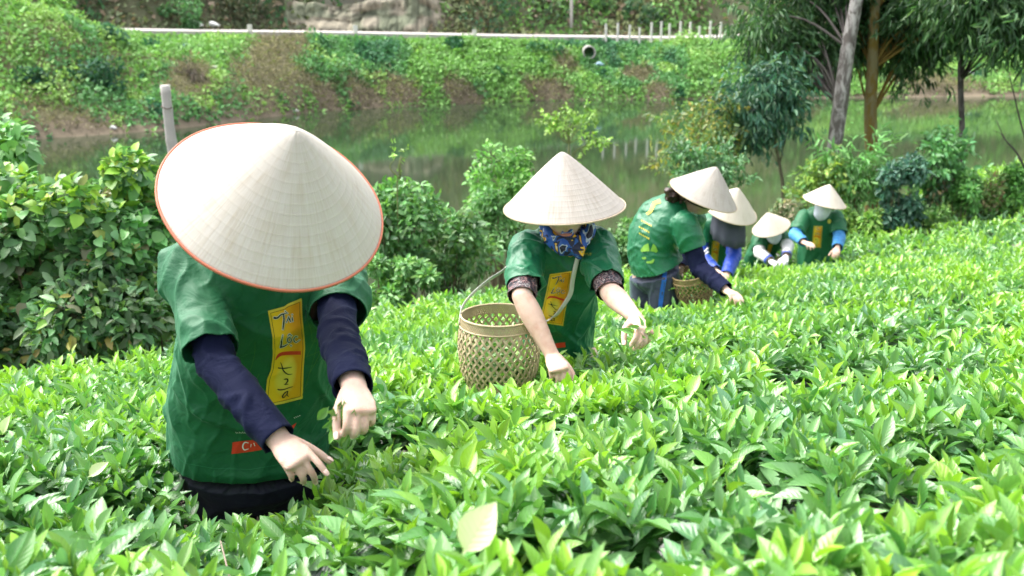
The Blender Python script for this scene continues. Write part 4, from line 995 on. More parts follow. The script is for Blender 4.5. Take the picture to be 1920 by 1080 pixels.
def ribbon(pts, grow=0, n=6):
    "pts: (x, y, width) polyline -> quads"
    p_ = np.array(pts, float); Q = np.concatenate([[2 * p_[0] - p_[1]], p_, [2 * p_[-1] - p_[-2]]]); o_ = []
    for i in range(len(p_) - 1):
        a, b_, c_, d_ = Q[i:i + 4]
        for t in np.linspace(0, 1, n, endpoint=False): o_.append(.5 * (2 * b_ + (-a + c_) * t + (2 * a - 5 * b_ + 4 * c_ - d_) * t * t + (-a + 3 * b_ - 3 * c_ + d_) * t ** 3))
    o_.append(p_[-1]); K = np.array(o_)
    if grow: K = np.concatenate([[K[0] - (K[1] - K[0]) / (np.linalg.norm((K[1] - K[0])[:2]) + 1e-9) * grow], K, [K[-1] + (K[-1] - K[-2]) / (np.linalg.norm((K[-1] - K[-2])[:2]) + 1e-9) * grow]]); K[0, 2] = p_[0, 2]; K[-1, 2] = p_[-1, 2]
    t = np.gradient(K[:, :2], axis=0); t /= (np.linalg.norm(t, axis=1, keepdims=True) + 1e-9); nn_ = np.stack([-t[:, 1], t[:, 0]], -1)
    w_ = (np.maximum(K[:, 2], .5) / 2 + grow)[:, None]
    V_ = np.stack([K[:, :2] + nn_ * w_, K[:, :2] - nn_ * w_], 1).reshape(-1, 2)
    return V_, [[2 * i, 2 * i + 1, 2 * i + 3, 2 * i + 2] for i in range(len(K) - 1)]
def disc(x, y, rx, ry, n=16, rings=1):
    V_ = [(x, y)]; F_ = []
    for k in range(1, rings + 1):
        for i in range(n): V_.append((x + rx * k / rings * math.cos(2 * math.pi * i / n), y + ry * k / rings * math.sin(2 * math.pi * i / n)))
    F_ += [[0, 1 + i, 1 + (i + 1) % n] for i in range(n)]
    for k in range(1, rings):
        a = 1 + (k - 1) * n; b_ = 1 + k * n
        F_ += [[a + i, b_ + i, b_ + (i + 1) % n, a + (i + 1) % n] for i in range(n)]
    return np.array(V_), F_
# panel lettering, in the coordinates of an enlarged panel
LY = [40, 160, 400, 560, 700, 790, 960, 1035]; LXv = [60, 60, 102, 104, 88, 52, 36, 30]
RYv = [40, 60, 200, 400, 500, 700, 960, 975]; RXv = [366, 372, 376, 396, 402, 388, 380, 376]
def Lx(y): return np.interp(y, LY, LXv)
def Rx(y): return np.interp(y, RYv, RXv)
def Ty(u): return np.interp(u, [0, .5, .58, 1], [160, 118, 96, 42])
def By(u): return np.interp(u, [0, .5, 1], [1048, 1012, 968])
def uv_of(X, Y): 
    u = (X - Lx(Y)) / (Rx(Y) - Lx(Y)); t = Ty(u); return u, (Y - t) / (By(u) - t)
WORDS1 = [[(112, 222, 8), (122, 222, 20), (150, 222, 14), (185, 192, 11), (240, 178, 5)], [(204, 186, 13), (210, 230, 12), (206, 280, 13), (199, 332, 8)], [(218, 158, 5), (245, 182, 4)],
          [(232, 266, 8), (245, 232, 7), (252, 208, 5)], [(250, 214, 6), (262, 240, 11), (270, 262, 6)], [(238, 246, 4), (262, 240, 4)], [(283, 214, 7), (286, 236, 9), (291, 257, 5)], [(280, 190, 9), (286, 196, 7)],
          [(198, 378, 4), (190, 420, 9), (178, 488, 13), (172, 496, 8)], [(176, 492, 13), (215, 480, 11), (244, 460, 4)],
          [(262, 400, 7), (242, 412, 8), (240, 438, 8), (258, 448, 7), (274, 432, 8), (270, 408, 7), (258, 400, 6)], [(244, 388, 5), (262, 372, 6), (280, 388, 5)], [(268, 474, 10), (276, 482, 9)],
          [(332, 396, 8), (310, 394, 7), (298, 416, 9), (304, 440, 9), (325, 446, 7), (352, 424, 3)]]
WORDS2 = [[(176, 630, 4), (194, 676, 11), (200, 702, 11), (222, 728, 11), (250, 742, 8), (286, 738, 3)], [(154, 682, 11), (200, 688, 10), (250, 680, 7), (280, 674, 3)],
          [(206, 790, 5), (232, 784, 12), (244, 798, 12), (226, 826, 8), (214, 834, 7), (250, 832, 4)],
          [(148, 876, 6), (165, 884, 11), (210, 880, 9), (250, 866, 7), (290, 854, 4)], [(246, 896, 9), (216, 912, 9), (194, 946, 12), (206, 956, 8), (236, 922, 8)], [(244, 900, 8), (236, 930, 9), (252, 946, 5)]]
M_YEL = None
def panel_mats():
    m, n, l, b, out = new_mat('printed_yellow_panel')
    at = n.new('ShaderNodeAttribute'); at.attribute_name = 'col'; l.new(at.outputs['Color'], b.inputs['Base Color']); b.inputs['Roughness'].default_value = .5
    return m
M_YEL = panel_mats()
M_INK = solid('dark_ink', (.006, .018, .012), .6, noise_amt=0); M_INKW = solid('white_ink', (.75, .8, .72), .6, noise_amt=0); M_INKR = solid('red_ink', (.62, .045, .015), .55, noise_amt=.05)
M_INKY = solid('yellow_ink', (.55, .50, .06), .6, noise_amt=.1); M_INKO = solid('faint_olive_ink', (.05, .17, .03), .6, noise_amt=.2); M_LINE = solid('olive_line_ink', (.16, .13, .012), .6, noise_amt=0)
def panel(root, bvh, mapf, nu=18, nv=44, words=True, px_scale=1.0, red=True):
    us = np.linspace(0, 1, nu); vs = np.linspace(0, 1, nv); pts = []; 
    for v in vs:
        for u in us: pts.append(mapf(u, v))
    fc = [[i * nu + j, (i + 1) * nu + j, (i + 1) * nu + j + 1, i * nu + j + 1] for i in range(nv - 1) for j in range(nu - 1)]
    o = decal(root, 'shirt_print', bvh, [(np.array(pts), fc)], M_YEL, .0016)
    if o is None: return
    me = o.data; co = np.empty(len(me.vertices) * 3, np.float32); me.vertices.foreach_get('co', co); 
    # the printed golden gradient, in the panel's own coordinates
    n_ = len(me.vertices); UV = np.array([(u, v) for v in vs for u in us])
    if n_ == len(UV):
        u, v = UV[:, 0], UV[:, 1]
        k = sstep(.15, .85, u)[:, None] * (1 - .35 * sstep(.5, 1, v))[:, None]
        C = np.array([.90, .58, .015]) * (1 - k) + np.array([.72, .30, .006]) * k
        moon = np.clip(1.25 - (((u - .50) / .27) ** 2 + ((v - .72) / .19) ** 2), 0, 1)[:, None] ** .6; C = C * (1 - moon) + np.array([.80, .66, .08]) * moon
        ed = (np.minimum(np.minimum(u, 1 - u) / .035, np.minimum(v, 1 - v) / .018) < 1)[:, None]; C = np.where(ed, np.array([.70, .55, .06]), C)
    else: C = np.tile([.62, .34, .012], (n_, 1))
    c4 = np.ones((n_, 4), np.float32); c4[:, :3] = C; a = me.color_attributes.new('col', 'FLOAT_COLOR', 'POINT'); a.data.foreach_set('color', c4.ravel())
    def mp_(poly):
        V_, f_ = poly; out_ = []
        for X, Y in V_:
            u, v = uv_of(X, Y); out_.append(mapf(u, v))
        return np.array(out_), f_
    par = o
    def child(nm, polys, mat, off): 
        d_ = decal(root, nm, bvh, polys, mat, off)
        if d_ is not None:
            d_.parent = par; d_.location = (0, 0, 0)
            # vertices are relative to root; the print object sits at root's origin too
        return d_
    bor = []
    for a, b_ in (((.07, .03), (.07, .97)), ((.93, .03), (.93, .97)), ((.07, .03), (.93, .03)), ((.07, .97), (.93, .97))):
        N_ = 24; q = [mapf(a[0] + (b_[0] - a[0]) * t, a[1] + (b_[1] - a[1]) * t) for t in np.linspace(0, 1, N_)]
        bor.append(ribbon([(x, y, .9 * px_scale) for x, y in q], 0, 1))
    child('border_line', bor, M_LINE, .0024)
    if red: child('red_band', [mp_(ribbon([(130, 612, 6), (152, 578, 22), (185, 556, 32), (260, 547, 34), (362, 546, 34)]))], M_INKR, .0025)
    if words:
        child('lettering_outline', [mp_(ribbon(w_, 5 if px_scale == 1 else 2.5)) for w_ in WORDS1], M_INKW, .0025)
        child('lettering', [mp_(ribbon(w_)) for w_ in WORDS1 + WORDS2], M_INK, .0034)
    return o
def text_poly(s_, x, y, w_, h_, rot=0):
    cu = bpy.data.curves.new('t', 'FONT'); cu.body = s_; cu.resolution_u = 2; o = bpy.data.objects.new('t', cu); COL.objects.link(o)
    dg = bpy.context.evaluated_depsgraph_get(); me = o.evaluated_get(dg).to_mesh()
    V_ = np.array([v.co[:2] for v in me.vertices]); F_ = []
    for p_ in me.polygons:
        k = list(p_.vertices)
        for i in range(1, len(k) - 1): F_.append([k[0], k[i], k[i + 1]])
    bpy.data.objects.remove(o); bpy.data.curves.remove(cu)
    V_ = (V_ - V_.min(0)) / np.maximum(V_.max(0) - V_.min(0), 1e-6); V_[:, 1] = 1 - V_[:, 1]
    V_ = V_ * [w_, h_]; c_, s2 = math.cos(rot), math.sin(rot)
    return np.stack([x + V_[:, 0] * c_ - V_[:, 1] * s2, y + V_[:, 0] * s2 + V_[:, 1] * c_], -1), F_

def person(cfg):
    c = cfg; J = {k: (P(*v) if isinstance(v, tuple) else v) for k, v in c['J'].items()}
    for s_ in 'LR':
        q = c['arm' + s_]; J['el' + s_] = solveJ(q[0][0], q[0][1], J['sh' + s_], c.get('ua', .265), c.get('near' + s_, True))
        J['wr' + s_] = solveJ(q[1][0], q[1][1], J['el' + s_], c.get('fa', .235), q[2] if len(q) > 2 else True)
    sp = [P(*v[:3]) for v in c['spine']]; ra = [v[3] for v in c['spine']]; rb = [v[4] for v in c['spine']]
    side = np.array(c['side'], float) if 'side' in c else unit(J['shR'] - J['shL'])
    hem, neck = sp[0], sp[-1]; pel = sp[0] + unit(sp[1] - sp[0]) * .06
    gz = float(ground(hem[0], hem[1] + .05)); fwd = unit(np.cross([0, 0, 1], side) * (1 if c.get('flip') else -1)); fwd = -unit(np.array([side[1], -side[0], 0])) if not c.get('flip') else unit(np.array([side[1], -side[0], 0]))
    root = empty('person', (hem[0], hem[1], gz), c['label'], 'person', 'tea pickers in conical hats')
    NAILS.clear(); vox = c['voxel']; hc = P(*c['hat'][:3]); tw_ = unit(np.array([0, 0, ZC]) - hc); rt_ = unit(np.cross(UPV, tw_)); up_ = np.cross(tw_, rt_); ax = unit(rt_ * c['hat'][3][0] + up_ * c['hat'][3][1] + tw_ * c['hat'][3][2]); hcen = hc - ax * .015
    fdir = c.get('face', TOW); fdir = np.array(fdir, float)
    hm, eyes, (Sd, Fd, U) = head_mesh(hcen, ax, fdir, c.get('hs', 1.0))
    parts = list(hm)
    parts.append(loft([neck - unit(hcen - neck) * .04, (neck + hcen) / 2 - U * .01, hcen - U * .03], [.058, .05, .05], [.056, .052, .05], Sd, 16, 4))
    k = len(sp)
    parts.append(loft(sp, [max(a - .045, .03) for a in ra], [max(b_ - .045, .03) for b_ in rb], side, 24, 5, 2.3))
    hands = {}
    for s_ in 'LR':
        sh, el, wr = J['sh' + s_], J['el' + s_], J['wr' + s_]
        parts.append(loft([sh, (sh + el) / 2, el], [.046, .043 * c.get('thin', 1), .037 * c.get('thin', 1)], [.048, .044 * c.get('thin', 1), .038 * c.get('thin', 1)], side, 16, 5))
        parts.append(loft([el, el * .7 + wr * .3, wr * .85 + el * .15, wr], [.036 * c.get('thin', 1), .040 * c.get('thin', 1), .027, .026], [.038 * c.get('thin', 1), .038 * c.get('thin', 1), .024, .020], side, 16, 5))
        h_ = c['hand' + s_]; parts += hand(wr, h_['F'](wr) if callable(h_['F']) else h_['F'], h_['N'], h_['s'], h_['curl'], h_['thumb'], h_.get('sc', 1.0))
    feet = []
    for i, q in enumerate((-1, 1)):
        hip = pel + side * .085 * q * np.array([1, 1, .2]) - np.array([0, 0, .02]); an = np.array([hip[0] + side[0] * .03 * q, hip[1] + side[1] * .03 * q, gz + .06]) - fwd * .05
        Lg = hip[2] - an[2]; off = math.sqrt(max((.80 / 2) ** 2 - (Lg / 2) ** 2, 0)) if Lg < .8 else 0
        kn = (hip + an) / 2 + fwd * off
        feet.append((hip, kn, an))
        parts.append(loft([hip, (hip + kn) / 2, kn, kn * .6 + an * .4, an], [.082, .068, .052, .050, .034], [.085, .07, .054, .052, .036], side, 18, 5))
        parts.append(loft([an - fwd * .03 - [0, 0, .02], an + fwd * .06 - [0, 0, .035], an + fwd * .16 - [0, 0, .045]], [.034, .040, .034], [.030, .026, .016], side, 14, 4))
    V_, F_, N_ = remesh(parts, vox, 5 if vox < .004 else 2)
    u0 = unit(sp[1] - sp[0]); s0 = (V_ - sp[0]) @ u0; A0 = unit(side - u0 * (side @ u0)); B0 = np.cross(u0, A0)
    a0 = (V_ - sp[0]) @ A0; b0_ = (V_ - sp[0]) @ B0; rho = np.sqrt((a0 / (ra[0] - .05)) ** 2 + (b0_ / (rb[0] - .05)) ** 2)
    kk = np.where((s0 > -.06) & (s0 < .10) & (rho < 1.5), np.minimum(1, 1 / np.maximum(rho, 1e-3)), 1.0)
    V_ = sp[0] + u0 * s0[:, None] + A0 * (a0 * kk)[:, None] + B0 * (b0_ * kk)[:, None]
    body = mesh_np('body', V_, F_, M_SKIN, root)
    if vox < .004:
        for q_, d_, n_, k_ in NAILS[:10]:
            s_ = np.cross(d_, n_); V_, f_ = loft([q_ - d_ * k_ * .9, q_, q_ + d_ * k_ * .9], [k_ * .8, k_ * .85, k_ * .6], [.0012, .0018, .001], s_, 10, 3); mesh_np('fingernail', V_, f_, M_NAIL, root)
    if c.get('facefeat'):
        for e_ in eyes:
            V_, f_ = loft([e_ - Fd * .004, e_ + Fd * .004], .011, .0075, Sd, 14, 3); ey = mesh_np('eye', V_, f_, M_EYE, root)
            V_, f_ = loft([e_ + Fd * .008, e_ + Fd * .0125], .0045, .0045, Sd, 12, 2); mesh_np('iris', V_, f_, M_IRIS, ey, matrix=Matrix.Translation(-root.location))
        q = hcen + Fd * .094 - U * .060
        V_, f_ = loft([q - Sd * .02 - Fd * .006, q - Sd * .008, q + Sd * .008, q + Sd * .02 - Fd * .006], [.003, .006, .006, .003], [.003, .005, .005, .003], U, 10, 4); mesh_np('lips', V_, f_, M_LIP, root)
    # hair cap under the hat
    th = np.linspace(0, math.pi * .62, 18); ph = np.linspace(0, 2 * math.pi, 40, endpoint=False); TH, PH = np.meshgrid(th, ph, indexing='ij')
    x = np.sin(TH) * np.cos(PH); y = np.sin(TH) * np.sin(PH); z = np.cos(TH); keep_ = (y > .45)
    z2 = np.where(keep_, np.maximum(z, .30), z)
    q = hcen + (x[..., None] * .079 * Sd + (y[..., None] * .094 - .006) * Fd + z2[..., None] * .112 * U)
    i = np.arange(17)[:, None] * 40; j = np.arange(40)[None]; j2 = (j + 1) % 40
    hairp = [(q.reshape(-1, 3), [np.stack([i + j, i + 40 + j, i + 40 + j2, i + j2], -1).reshape(-1, 4)])]
    V_, f_ = joinm(hairp); hr = mesh_np('hair', V_, f_, M_HAIR, root); so = hr.modifiers.new('s', 'SOLIDIFY'); so.thickness = .006; so.offset = 0
    # trousers
    tp = [loft([pel + (sp[1] - sp[0]) * .5, pel, pel - [0, 0, .10]], [ra[0] * .82 * c.get('tw', 1), ra[0] * .9 * c.get('tw', 1), ra[0] * .86 * c.get('tw', 1)], [rb[0] * .85, rb[0] * .95, rb[0] * .9], side, 24, 5, 2.4)]
    for hip, kn, an in feet: tp.append(loft([hip + [0, 0, .02], (hip + kn) / 2, kn, (kn + an) / 2, an + [0, 0, .03]], [.10, .09, .078, .072, .068], [.105, .092, .08, .074, .07], side, 20, 5))
    V_, F_, N_ = remesh(tp, max(vox * 1.6, .007), 3)
    V_ = V_ + N_ * (folds(V_, [0, 0, 1], 16, 5, .35)[:, None] * .006)
    u0 = unit(sp[1] - sp[0]); s0 = (V_ - sp[0]) @ u0; A0 = unit(side - u0 * (side @ u0)); B0 = np.cross(u0, A0)
    a0 = (V_ - sp[0]) @ A0; b0_ = (V_ - sp[0]) @ B0; rho = np.sqrt((a0 / (ra[0] - .034 - .3 * np.clip(s0, 0, .12))) ** 2 + (b0_ / (rb[0] - .034 - .3 * np.clip(s0, 0, .12))) ** 2); kk = np.where(s0 > -.03, np.minimum(1, 1 / np.maximum(rho, 1e-3)), 1.0)
    V_ = sp[0] + u0 * s0[:, None] + A0 * (a0 * kk)[:, None] + B0 * (b0_ * kk)[:, None]
    tr = mesh_np('trousers', V_, F_, c.get('trou', M_DARKT), root)
    J['tbvh'] = caster(V_, F_)
    # shirt
    dn = unit(sp[0] - sp[1]); un = unit(sp[-1] - sp[-2])
    lo = [sp[0] + dn * .05] + sp + [sp[-1] + un * .03]
    shp = [loft(lo, [ra[0]] + ra + [ra[-1] * .9], [rb[0]] + rb + [rb[-1] * .9], side, 36, 6, 2.5)]
    planes = [(sp[0], dn, .32, .25), (sp[-1] + un * .002, un, .085, .12)]
    for s_ in 'LR':
        sh, el = J['sh' + s_], J['el' + s_]; q = c.get('sleeve' + s_, c['sleeve']); d_ = unit(el - sh); inn = sp[-2] * .35 + sh * .65 + np.array([0, 0, -.02])
        e1 = sh + (el - sh) * q[0]; shp.append(loft([inn, sh, (sh + e1) / 2, e1, e1 + d_ * .035], [q[1] * .9, q[1], q[1] * 1.02, q[2], q[2]], [q[1] * .95, q[1], q[1], q[2] * .92, q[2] * .92], side, 24, 5, 2.0, False))
        planes.append((e1, d_, q[2] * 1.2, .08))
    V_, F_, N_ = remesh(shp, vox * 1.35, 6)
    fd = c.get('folds', [([0, 0, 1], 11, .006)]); disp = np.zeros(len(V_))
    for i, (t, f, a) in enumerate(fd): disp += folds(V_, t, f, 11 + i * 9 + c['seed']) * a * 1.35
    V_ = V_ + N_ * disp[:, None]
    tors = np.zeros(len(V_), bool)
    for i in range(len(sp) - 2):
        sg = sp[i + 1] - sp[i]; t_ = np.clip((V_ - sp[i]) @ sg / (sg @ sg), -.3, 1); ce = sp[i] + t_[:, None] * sg; u_ = unit(sg); A_1 = unit(side - u_ * (side @ u_)); B_1 = np.cross(u_, A_1)
        a_1 = ra[i] * (1 - t_) + ra[i + 1] * t_; b_1 = rb[i] * (1 - t_) + rb[i + 1] * t_
        tors |= (((V_ - ce) @ A_1 / a_1) ** 2 + ((V_ - ce) @ B_1 / b_1) ** 2 < 1.21) & (np.abs((V_ - ce) @ u_) < .02)
    V_, F_ = cut(V_, F_, planes, tors)
    bv = caster(V_, F_)
    shirt = cloth('shirt', V_, F_, c.get('shirt', M_SHIRT), root)
    J['bvh'] = bv; J['hc'] = hc; J['U'], J['Fd'], J['Sd'] = U, Fd, Sd
    # undersleeves
    for s_ in 'LR':
        us_ = c.get('under')
        if not us_: continue
        mat, f0, f1, r0, r1 = us_; sh, el, wr = J['sh' + s_], J['el' + s_], J['wr' + s_]
        def at(f): return sh + (el - sh) * f if f <= 1 else el + (wr - el) * (f - 1)
        fs = np.linspace(f0, f1, 9); pts = [at(f) for f in fs]
        if f1 > 1: pts[int(np.argmin(abs(fs - 1)))] = el + (el - (sh + wr) / 2) * .04
        rr = np.interp(fs, [f0, 1, f1], [r0, r0 * .95, r1])
        V_, f_ = loft(pts, rr, rr * .95, side, 40, 9, 2, False); f_ = [f_[0]]; V_ = V_[:-2]
        ce = np.repeat(V_.reshape(-1, 40, 3).mean(1), 40, 0); N_ = V_ - ce; N_ /= np.linalg.norm(N_, axis=1, keepdims=True)
        tt = unit(wr - el) if f1 > 1 else unit(el - sh)
        wr_ = folds(V_, unit(np.cross(tt, [.3, .6, .7])), 26, 33, .5, .8)
        V_ = V_ + N_ * (wr_[:, None] * c.get('wrink', .005))
        cloth('sleeve', V_, f_[0], mat, root, .002)
        if c.get('cuff'):
            a_ = at(f1 - c['cuff'][1]); b_ = at(f1); V_, f_ = loft([a_, (a_ + b_) / 2, b_], r1 * 1.10, r1 * 1.05, side, 30, 4, 2, False)
            cloth('cuff', V_[:-2], f_[0], c['cuff'][0], root, .003)
        if c.get('glove'):
            h_ = c['hand' + s_]; F0 = unit(h_['F'](wr) if callable(h_['F']) else h_['F'])
            gp = hand(wr, F0, h_['N'], h_['s'], h_['curl'], h_['thumb'], 1.12); V_, F_, N_ = remesh(gp, .005, 2)
            mesh_np('glove', V_, F_, M_WHITE_C, root)
    h = make_hat(root, hc, ax, c['hat'][4], c['hat'][5], c['hat'][6], c['hat'][7])
    return root, J
def toward(px, py, L): return lambda w_: solveJ(px, py, w_, L, True) - w_
LOOSE = [(15, 20, 12), (22, 28, 16), (28, 34, 20), (34, 38, 20)]
PLUCK = [(12, 18, 8), (42, 50, 25), (50, 58, 30), (55, 60, 32)]
LOOP = [(38, 62, 30), (45, 66, 34), (50, 68, 36), (54, 66, 36)]
# ---- nearest picker
p1, J1 = person(dict(seed=1, label='picker nearest the camera in the largest, red-rimmed white hat, green t-shirt and navy long sleeves', voxel=.0032,
    J=dict(shL=(356, 505, 2.17), shR=(634, 520, 2.28)), armL=[(408, 682), (524, 826)], armR=[(634, 632), (664, 726)],
    spine=[(470, 850, 2.39, .200, .13), (473, 740, 2.37, .196, .135), (488, 610, 2.28, .182, .13), (495, 510, 2.19, .165, .095), (508, 462, 2.15, .075, .065)],
    hat=(514, 380, 2.0, (.20, .675, .71), .2275, .215, M_HAT_W, M_RIM_R), sleeve=(.86, .064, .064), sleeveR=(.60, .062, .060), under=(M_NAVY, .05, 1.98, .045, .038), thin=.86,
    folds=[([.55, 0, 1], 9, .0065), ([-.5, 0, 1], 13, .004), ([1, 0, .2], 8, .004), ([.4, .2, 1], 26, .0018)], trou=M_DARKT,
    handL=dict(F=toward(602, 908, .16), N=(-.1, -.45, .9), s=1, curl=[(14, 16, 10), (45, 45, 22), (52, 50, 26), (56, 52, 28)], thumb=(38, 34, 10), sc=.88),
    handR=dict(F=toward(686, 800, .13), N=(.35, -.75, .55), s=-1, curl=LOOP, thumb=(30, 40, 20), sc=.9), near=True))
T1 = lambda u, v: ((lambda Yt: (490 + (Lx(Yt) + u * (Rx(Yt) - Lx(Yt))) / 4.91, 550 + Yt / 4.91))(Ty(u) + v * (By(u) - Ty(u))))
panel(p1, J1['bvh'], T1, 22, 60)
bn_top = [(436, 829), (460, 826), (484, 824), (512, 816), (536, 806), (556, 792)]; bn_bot = [(434, 851), (460, 848), (486, 844), (514, 837), (534, 826), (546, 812)]
pts = np.array(bn_top + bn_bot, float); rows = []; 
tp_ = np.array([np.interp(np.linspace(0, 5, 40), range(6), pts[:6, k]) for k in (0, 1)]).T; bt_ = np.array([np.interp(np.linspace(0, 5, 40), range(6), pts[6:, k]) for k in (0, 1)]).T
gp = np.concatenate([tp_ * (1 - t) + bt_ * t for t in np.linspace(0, 1, 7)]); gf = [[i * 40 + j, (i + 1) * 40 + j, (i + 1) * 40 + j + 1, i * 40 + j + 1] for i in range(6) for j in range(39)]
rb_ = decal(p1, 'shirt_banner', J1['bvh'], [(gp, gf)], M_INKR, .0016)
d_ = decal(p1, 'banner_lettering', J1['bvh'], [ribbon([(466, 830, 1.2), (459, 829, 2), (455, 836, 2.6), (458, 843, 2), (466, 841, 1)]), ribbon([(471, 832, 1.8), (470, 838, 1)]), ribbon([(476, 830, 1.6), (478, 836, 1.2)])], M_INKW, .0028)
if d_: d_.parent = rb_
decal(p1, 'small_lettering', J1['bvh'], [ribbon([(442 + i * 3.2, 809 + (i % 2) * 1.2, 1.3), (443.5 + i * 3.2, 812, .9)]) for i in range(6)] + [ribbon([(551 + i * 3.3, 782 - i * 1.3, 1.3), (553 + i * 3.3, 784 - i * 1.5, .9)]) for i in range(4)], M_INKW, .0022)
vein = []
for a, b_ in [((574, 670), (612, 575)), ((560, 760), (600, 620)), ((585, 640), (575, 600)), ((592, 622), (612, 610)), ((600, 600), (588, 578)), ((575, 668), (604, 655)), ((590, 640), (614, 628)), ((580, 700), (606, 640)),
               ((478, 640), (470, 690)), ((470, 690), (455, 725)), ((486, 700), (470, 720))]:
    q = np.linspace(0, 1, 10)[:, None] * (np.array(b_) - a) + a; q[:, 0] += np.sin(np.linspace(0, 3, 10)) * 3; vein.append(ribbon([(x_, y_, .8) for x_, y_ in q], 0, 1))
decal(p1, 'leaf_vein_print', J1['bvh'], vein, M_INKO, .0014)
# hem stitch line
stch = [[(x_, np.interp(x_, [322, 345, 400, 470, 540, 600, 620], [846, 868, 878, 880, 868, 838, 825]), .7) for x_ in np.linspace(326, 612, 60)]]
decal(p1, 'hem_stitching', J1['bvh'], [ribbon(s_, 0, 1) for s_ in stch], solid('thread', (.03, .22, .10), .7), .0012)
# ---- second picker
p2, J2 = person(dict(seed=2, label='picker in a weathered grey hat with floral scarf and bare forearms, beside the large basket', voxel=.0036,
    J=dict(shL=(990, 462, 3.55), shR=(1118, 458, 3.54)), armL=[(979, 556), (1036, 668)], armR=[(1144, 548), (1194, 598)],
    spine=[(1046, 690, 3.78, .135, .11), (1048, 610, 3.74, .132, .115), (1050, 530, 3.66, .142, .12), (1052, 470, 3.58, .145, .095), (1056, 438, 3.54, .070, .062)],
    hat=(1058, 388, 3.5, (-.035, .955, .28), .217, .212, M_HAT_G, M_RIM_T), sleeve=(.80, .064, .064), under=(M_CUFF, .5, .99, .052, .050), wrink=.004,
    shirt=M_SHIRT2, folds=[([.8, 0, 1], 11, .007), ([-.9, 0, .8], 15, .005), ([0, 0, 1], 20, .003), ([.6, 0, 1], 34, .0014)], facefeat=True,
    handL=dict(F=toward(1058, 712, .15), N=(.05, -.75, .6), s=1, curl=[(50, 60, 30), (58, 62, 32), (60, 64, 34), (62, 62, 34)], thumb=(36, 40, 20)),
    handR=dict(F=toward(1216, 628, .12), N=(.45, -.35, .8), s=-1, curl=[(34, 48, 26), (42, 58, 28), (50, 60, 30), (55, 60, 30)], thumb=(40, 45, 30))))
def quadmap(tl, tr_, br, bl):
    def f(u, v):
        a = np.array(tl) * (1 - u) + np.array(tr_) * u; b_ = np.array(bl) * (1 - u) + np.array(br) * u; q = a * (1 - v) + b_ * v; return q[0], q[1]
    return f
panel(p2, J2['bvh'], quadmap((1031, 514), (1072, 508), (1056, 611), (1012, 604)), 14, 40, px_scale=.6)
lg = [ribbon([(1093 + 7 * math.cos(t), 464 + 7.5 * math.sin(t), 1.3) for t in np.linspace(0, 6.28, 18)], 0, 1), ribbon([(1087, 466, 2), (1093, 464, 3), (1099, 467, 2)]), ribbon([(1089, 470, 1.6), (1097, 470, 1.6)]), text_poly('DUNGTHUY', 1076, 474, 34, 5)]
decal(p2, 'chest_emblem', J2['bvh'], lg, M_INKY, .002)
decal(p2, 'shirt_banner', J2['bvh'], [ribbon([(1032, 650, 5), (1044, 648, 9), (1060, 646, 9)])], M_INKR, .002)
# scarf
q = J2['hc']; nk = P(1060, 440, 3.52)
sc_ = []
for i, (dx, dy, dz, rr) in enumerate([(-.05, -.06, .02, .03), (.0, -.09, .0, .032), (.05, -.06, .01, .03), (-.02, -.085, -.03, .022), (.03, -.08, -.035, .024)]):
    pass
sc_.append(loft([nk + [-.075, .02, .05], nk + [-.06, -.06, .005], nk + [0, -.095, -.025], nk + [.06, -.06, .0], nk + [.08, .02, .05], nk + [.0, .07, .06], nk + [-.075, .02, .05]], [.026, .03, .034, .03, .026, .022, .026], [.018, .022, .024, .022, .02, .018, .018], [0, -.3, 1], 16, 7, 2, False))
sc_.append(loft([nk + [.07, -.03, .09], nk + [.085, -.055, .03], nk + [.06, -.08, -.02]], [.018, .028, .022], [.012, .016, .012], [0, -1, .2], 14, 6))
sc_.append(loft([nk + [.0, -.09, .03], nk + [.035, -.105, -.03], nk + [.045, -.10, -.065]], [.02, .028, .012], [.012, .014, .006], [1, -.2, 0], 14, 6))
V_, F_, N_ = remesh(sc_, .005, 2); V_ = V_ + N_ * (folds(V_, [1, 0, -.3], 40, 3, .4)[:, None] * .006)
mesh_np('scarf', V_, F_, M_SCARF, p2)
# ---- long haired picker, seen from behind and the side
G3 = dict(F=toward(1384, 556, .13), N=(.2, -.5, .85), s=1, curl=LOOSE, thumb=(35, 30, 12))
p3, J3 = person(dict(seed=3, label='picker with long brown hair seen from behind, slate trousers with blue side stripe', voxel=.006, ua=.27, fa=.26,
    J=dict(shL=(1280, 418, 5.95), shR=(1296, 408, 6.22)), armL=[(1312, 502), (1362, 545)], armR=[(1292, 455), (1276, 505)], nearL=True,
    tw=.97, spine=[(1232, 500, 6.06, .170, .150), (1224, 478, 6.06, .152, .132), (1226, 436, 6.08, .165, .128), (1250, 400, 6.10, .160, .105), (1280, 388, 6.12, .075, .07)],
    nearR=False, side=unit(np.array([.55, -.83, 0.])), flip=True, face=(.9, .25, -.35), hat=(1319, 366, 6.05, (.40, .87, .28), .220, .205, M_HAT_G, M_RIM_T), sleeve=(.60, .085, .08), under=(M_NAVY, .3, 1.97, .062, .045),
    shirt=M_SHIRT2, folds=[([1, 0, -.45], 13, .0055), ([.9, 0, -.2], 22, .0025)], trou=M_TROU, facefeat=True,
    handL=G3, handR=dict(F=toward(1274, 520, .12), N=(.3, -.8, .3), s=-1, curl=LOOSE, thumb=(35, 30, 12), sc=.85)))
ln = []
for i, (x_, y_, L_) in enumerate([(1203, 412, 20), (1199, 424, 19), (1199, 436, 16)]):
    for k in range(6): ln.append(ribbon([(x_ + k * 3.4, y_ + k * 1.9, 2.2), (x_ + k * 3.4 + 1.2, y_ + k * 1.9 + 3.4, 1.6)]))
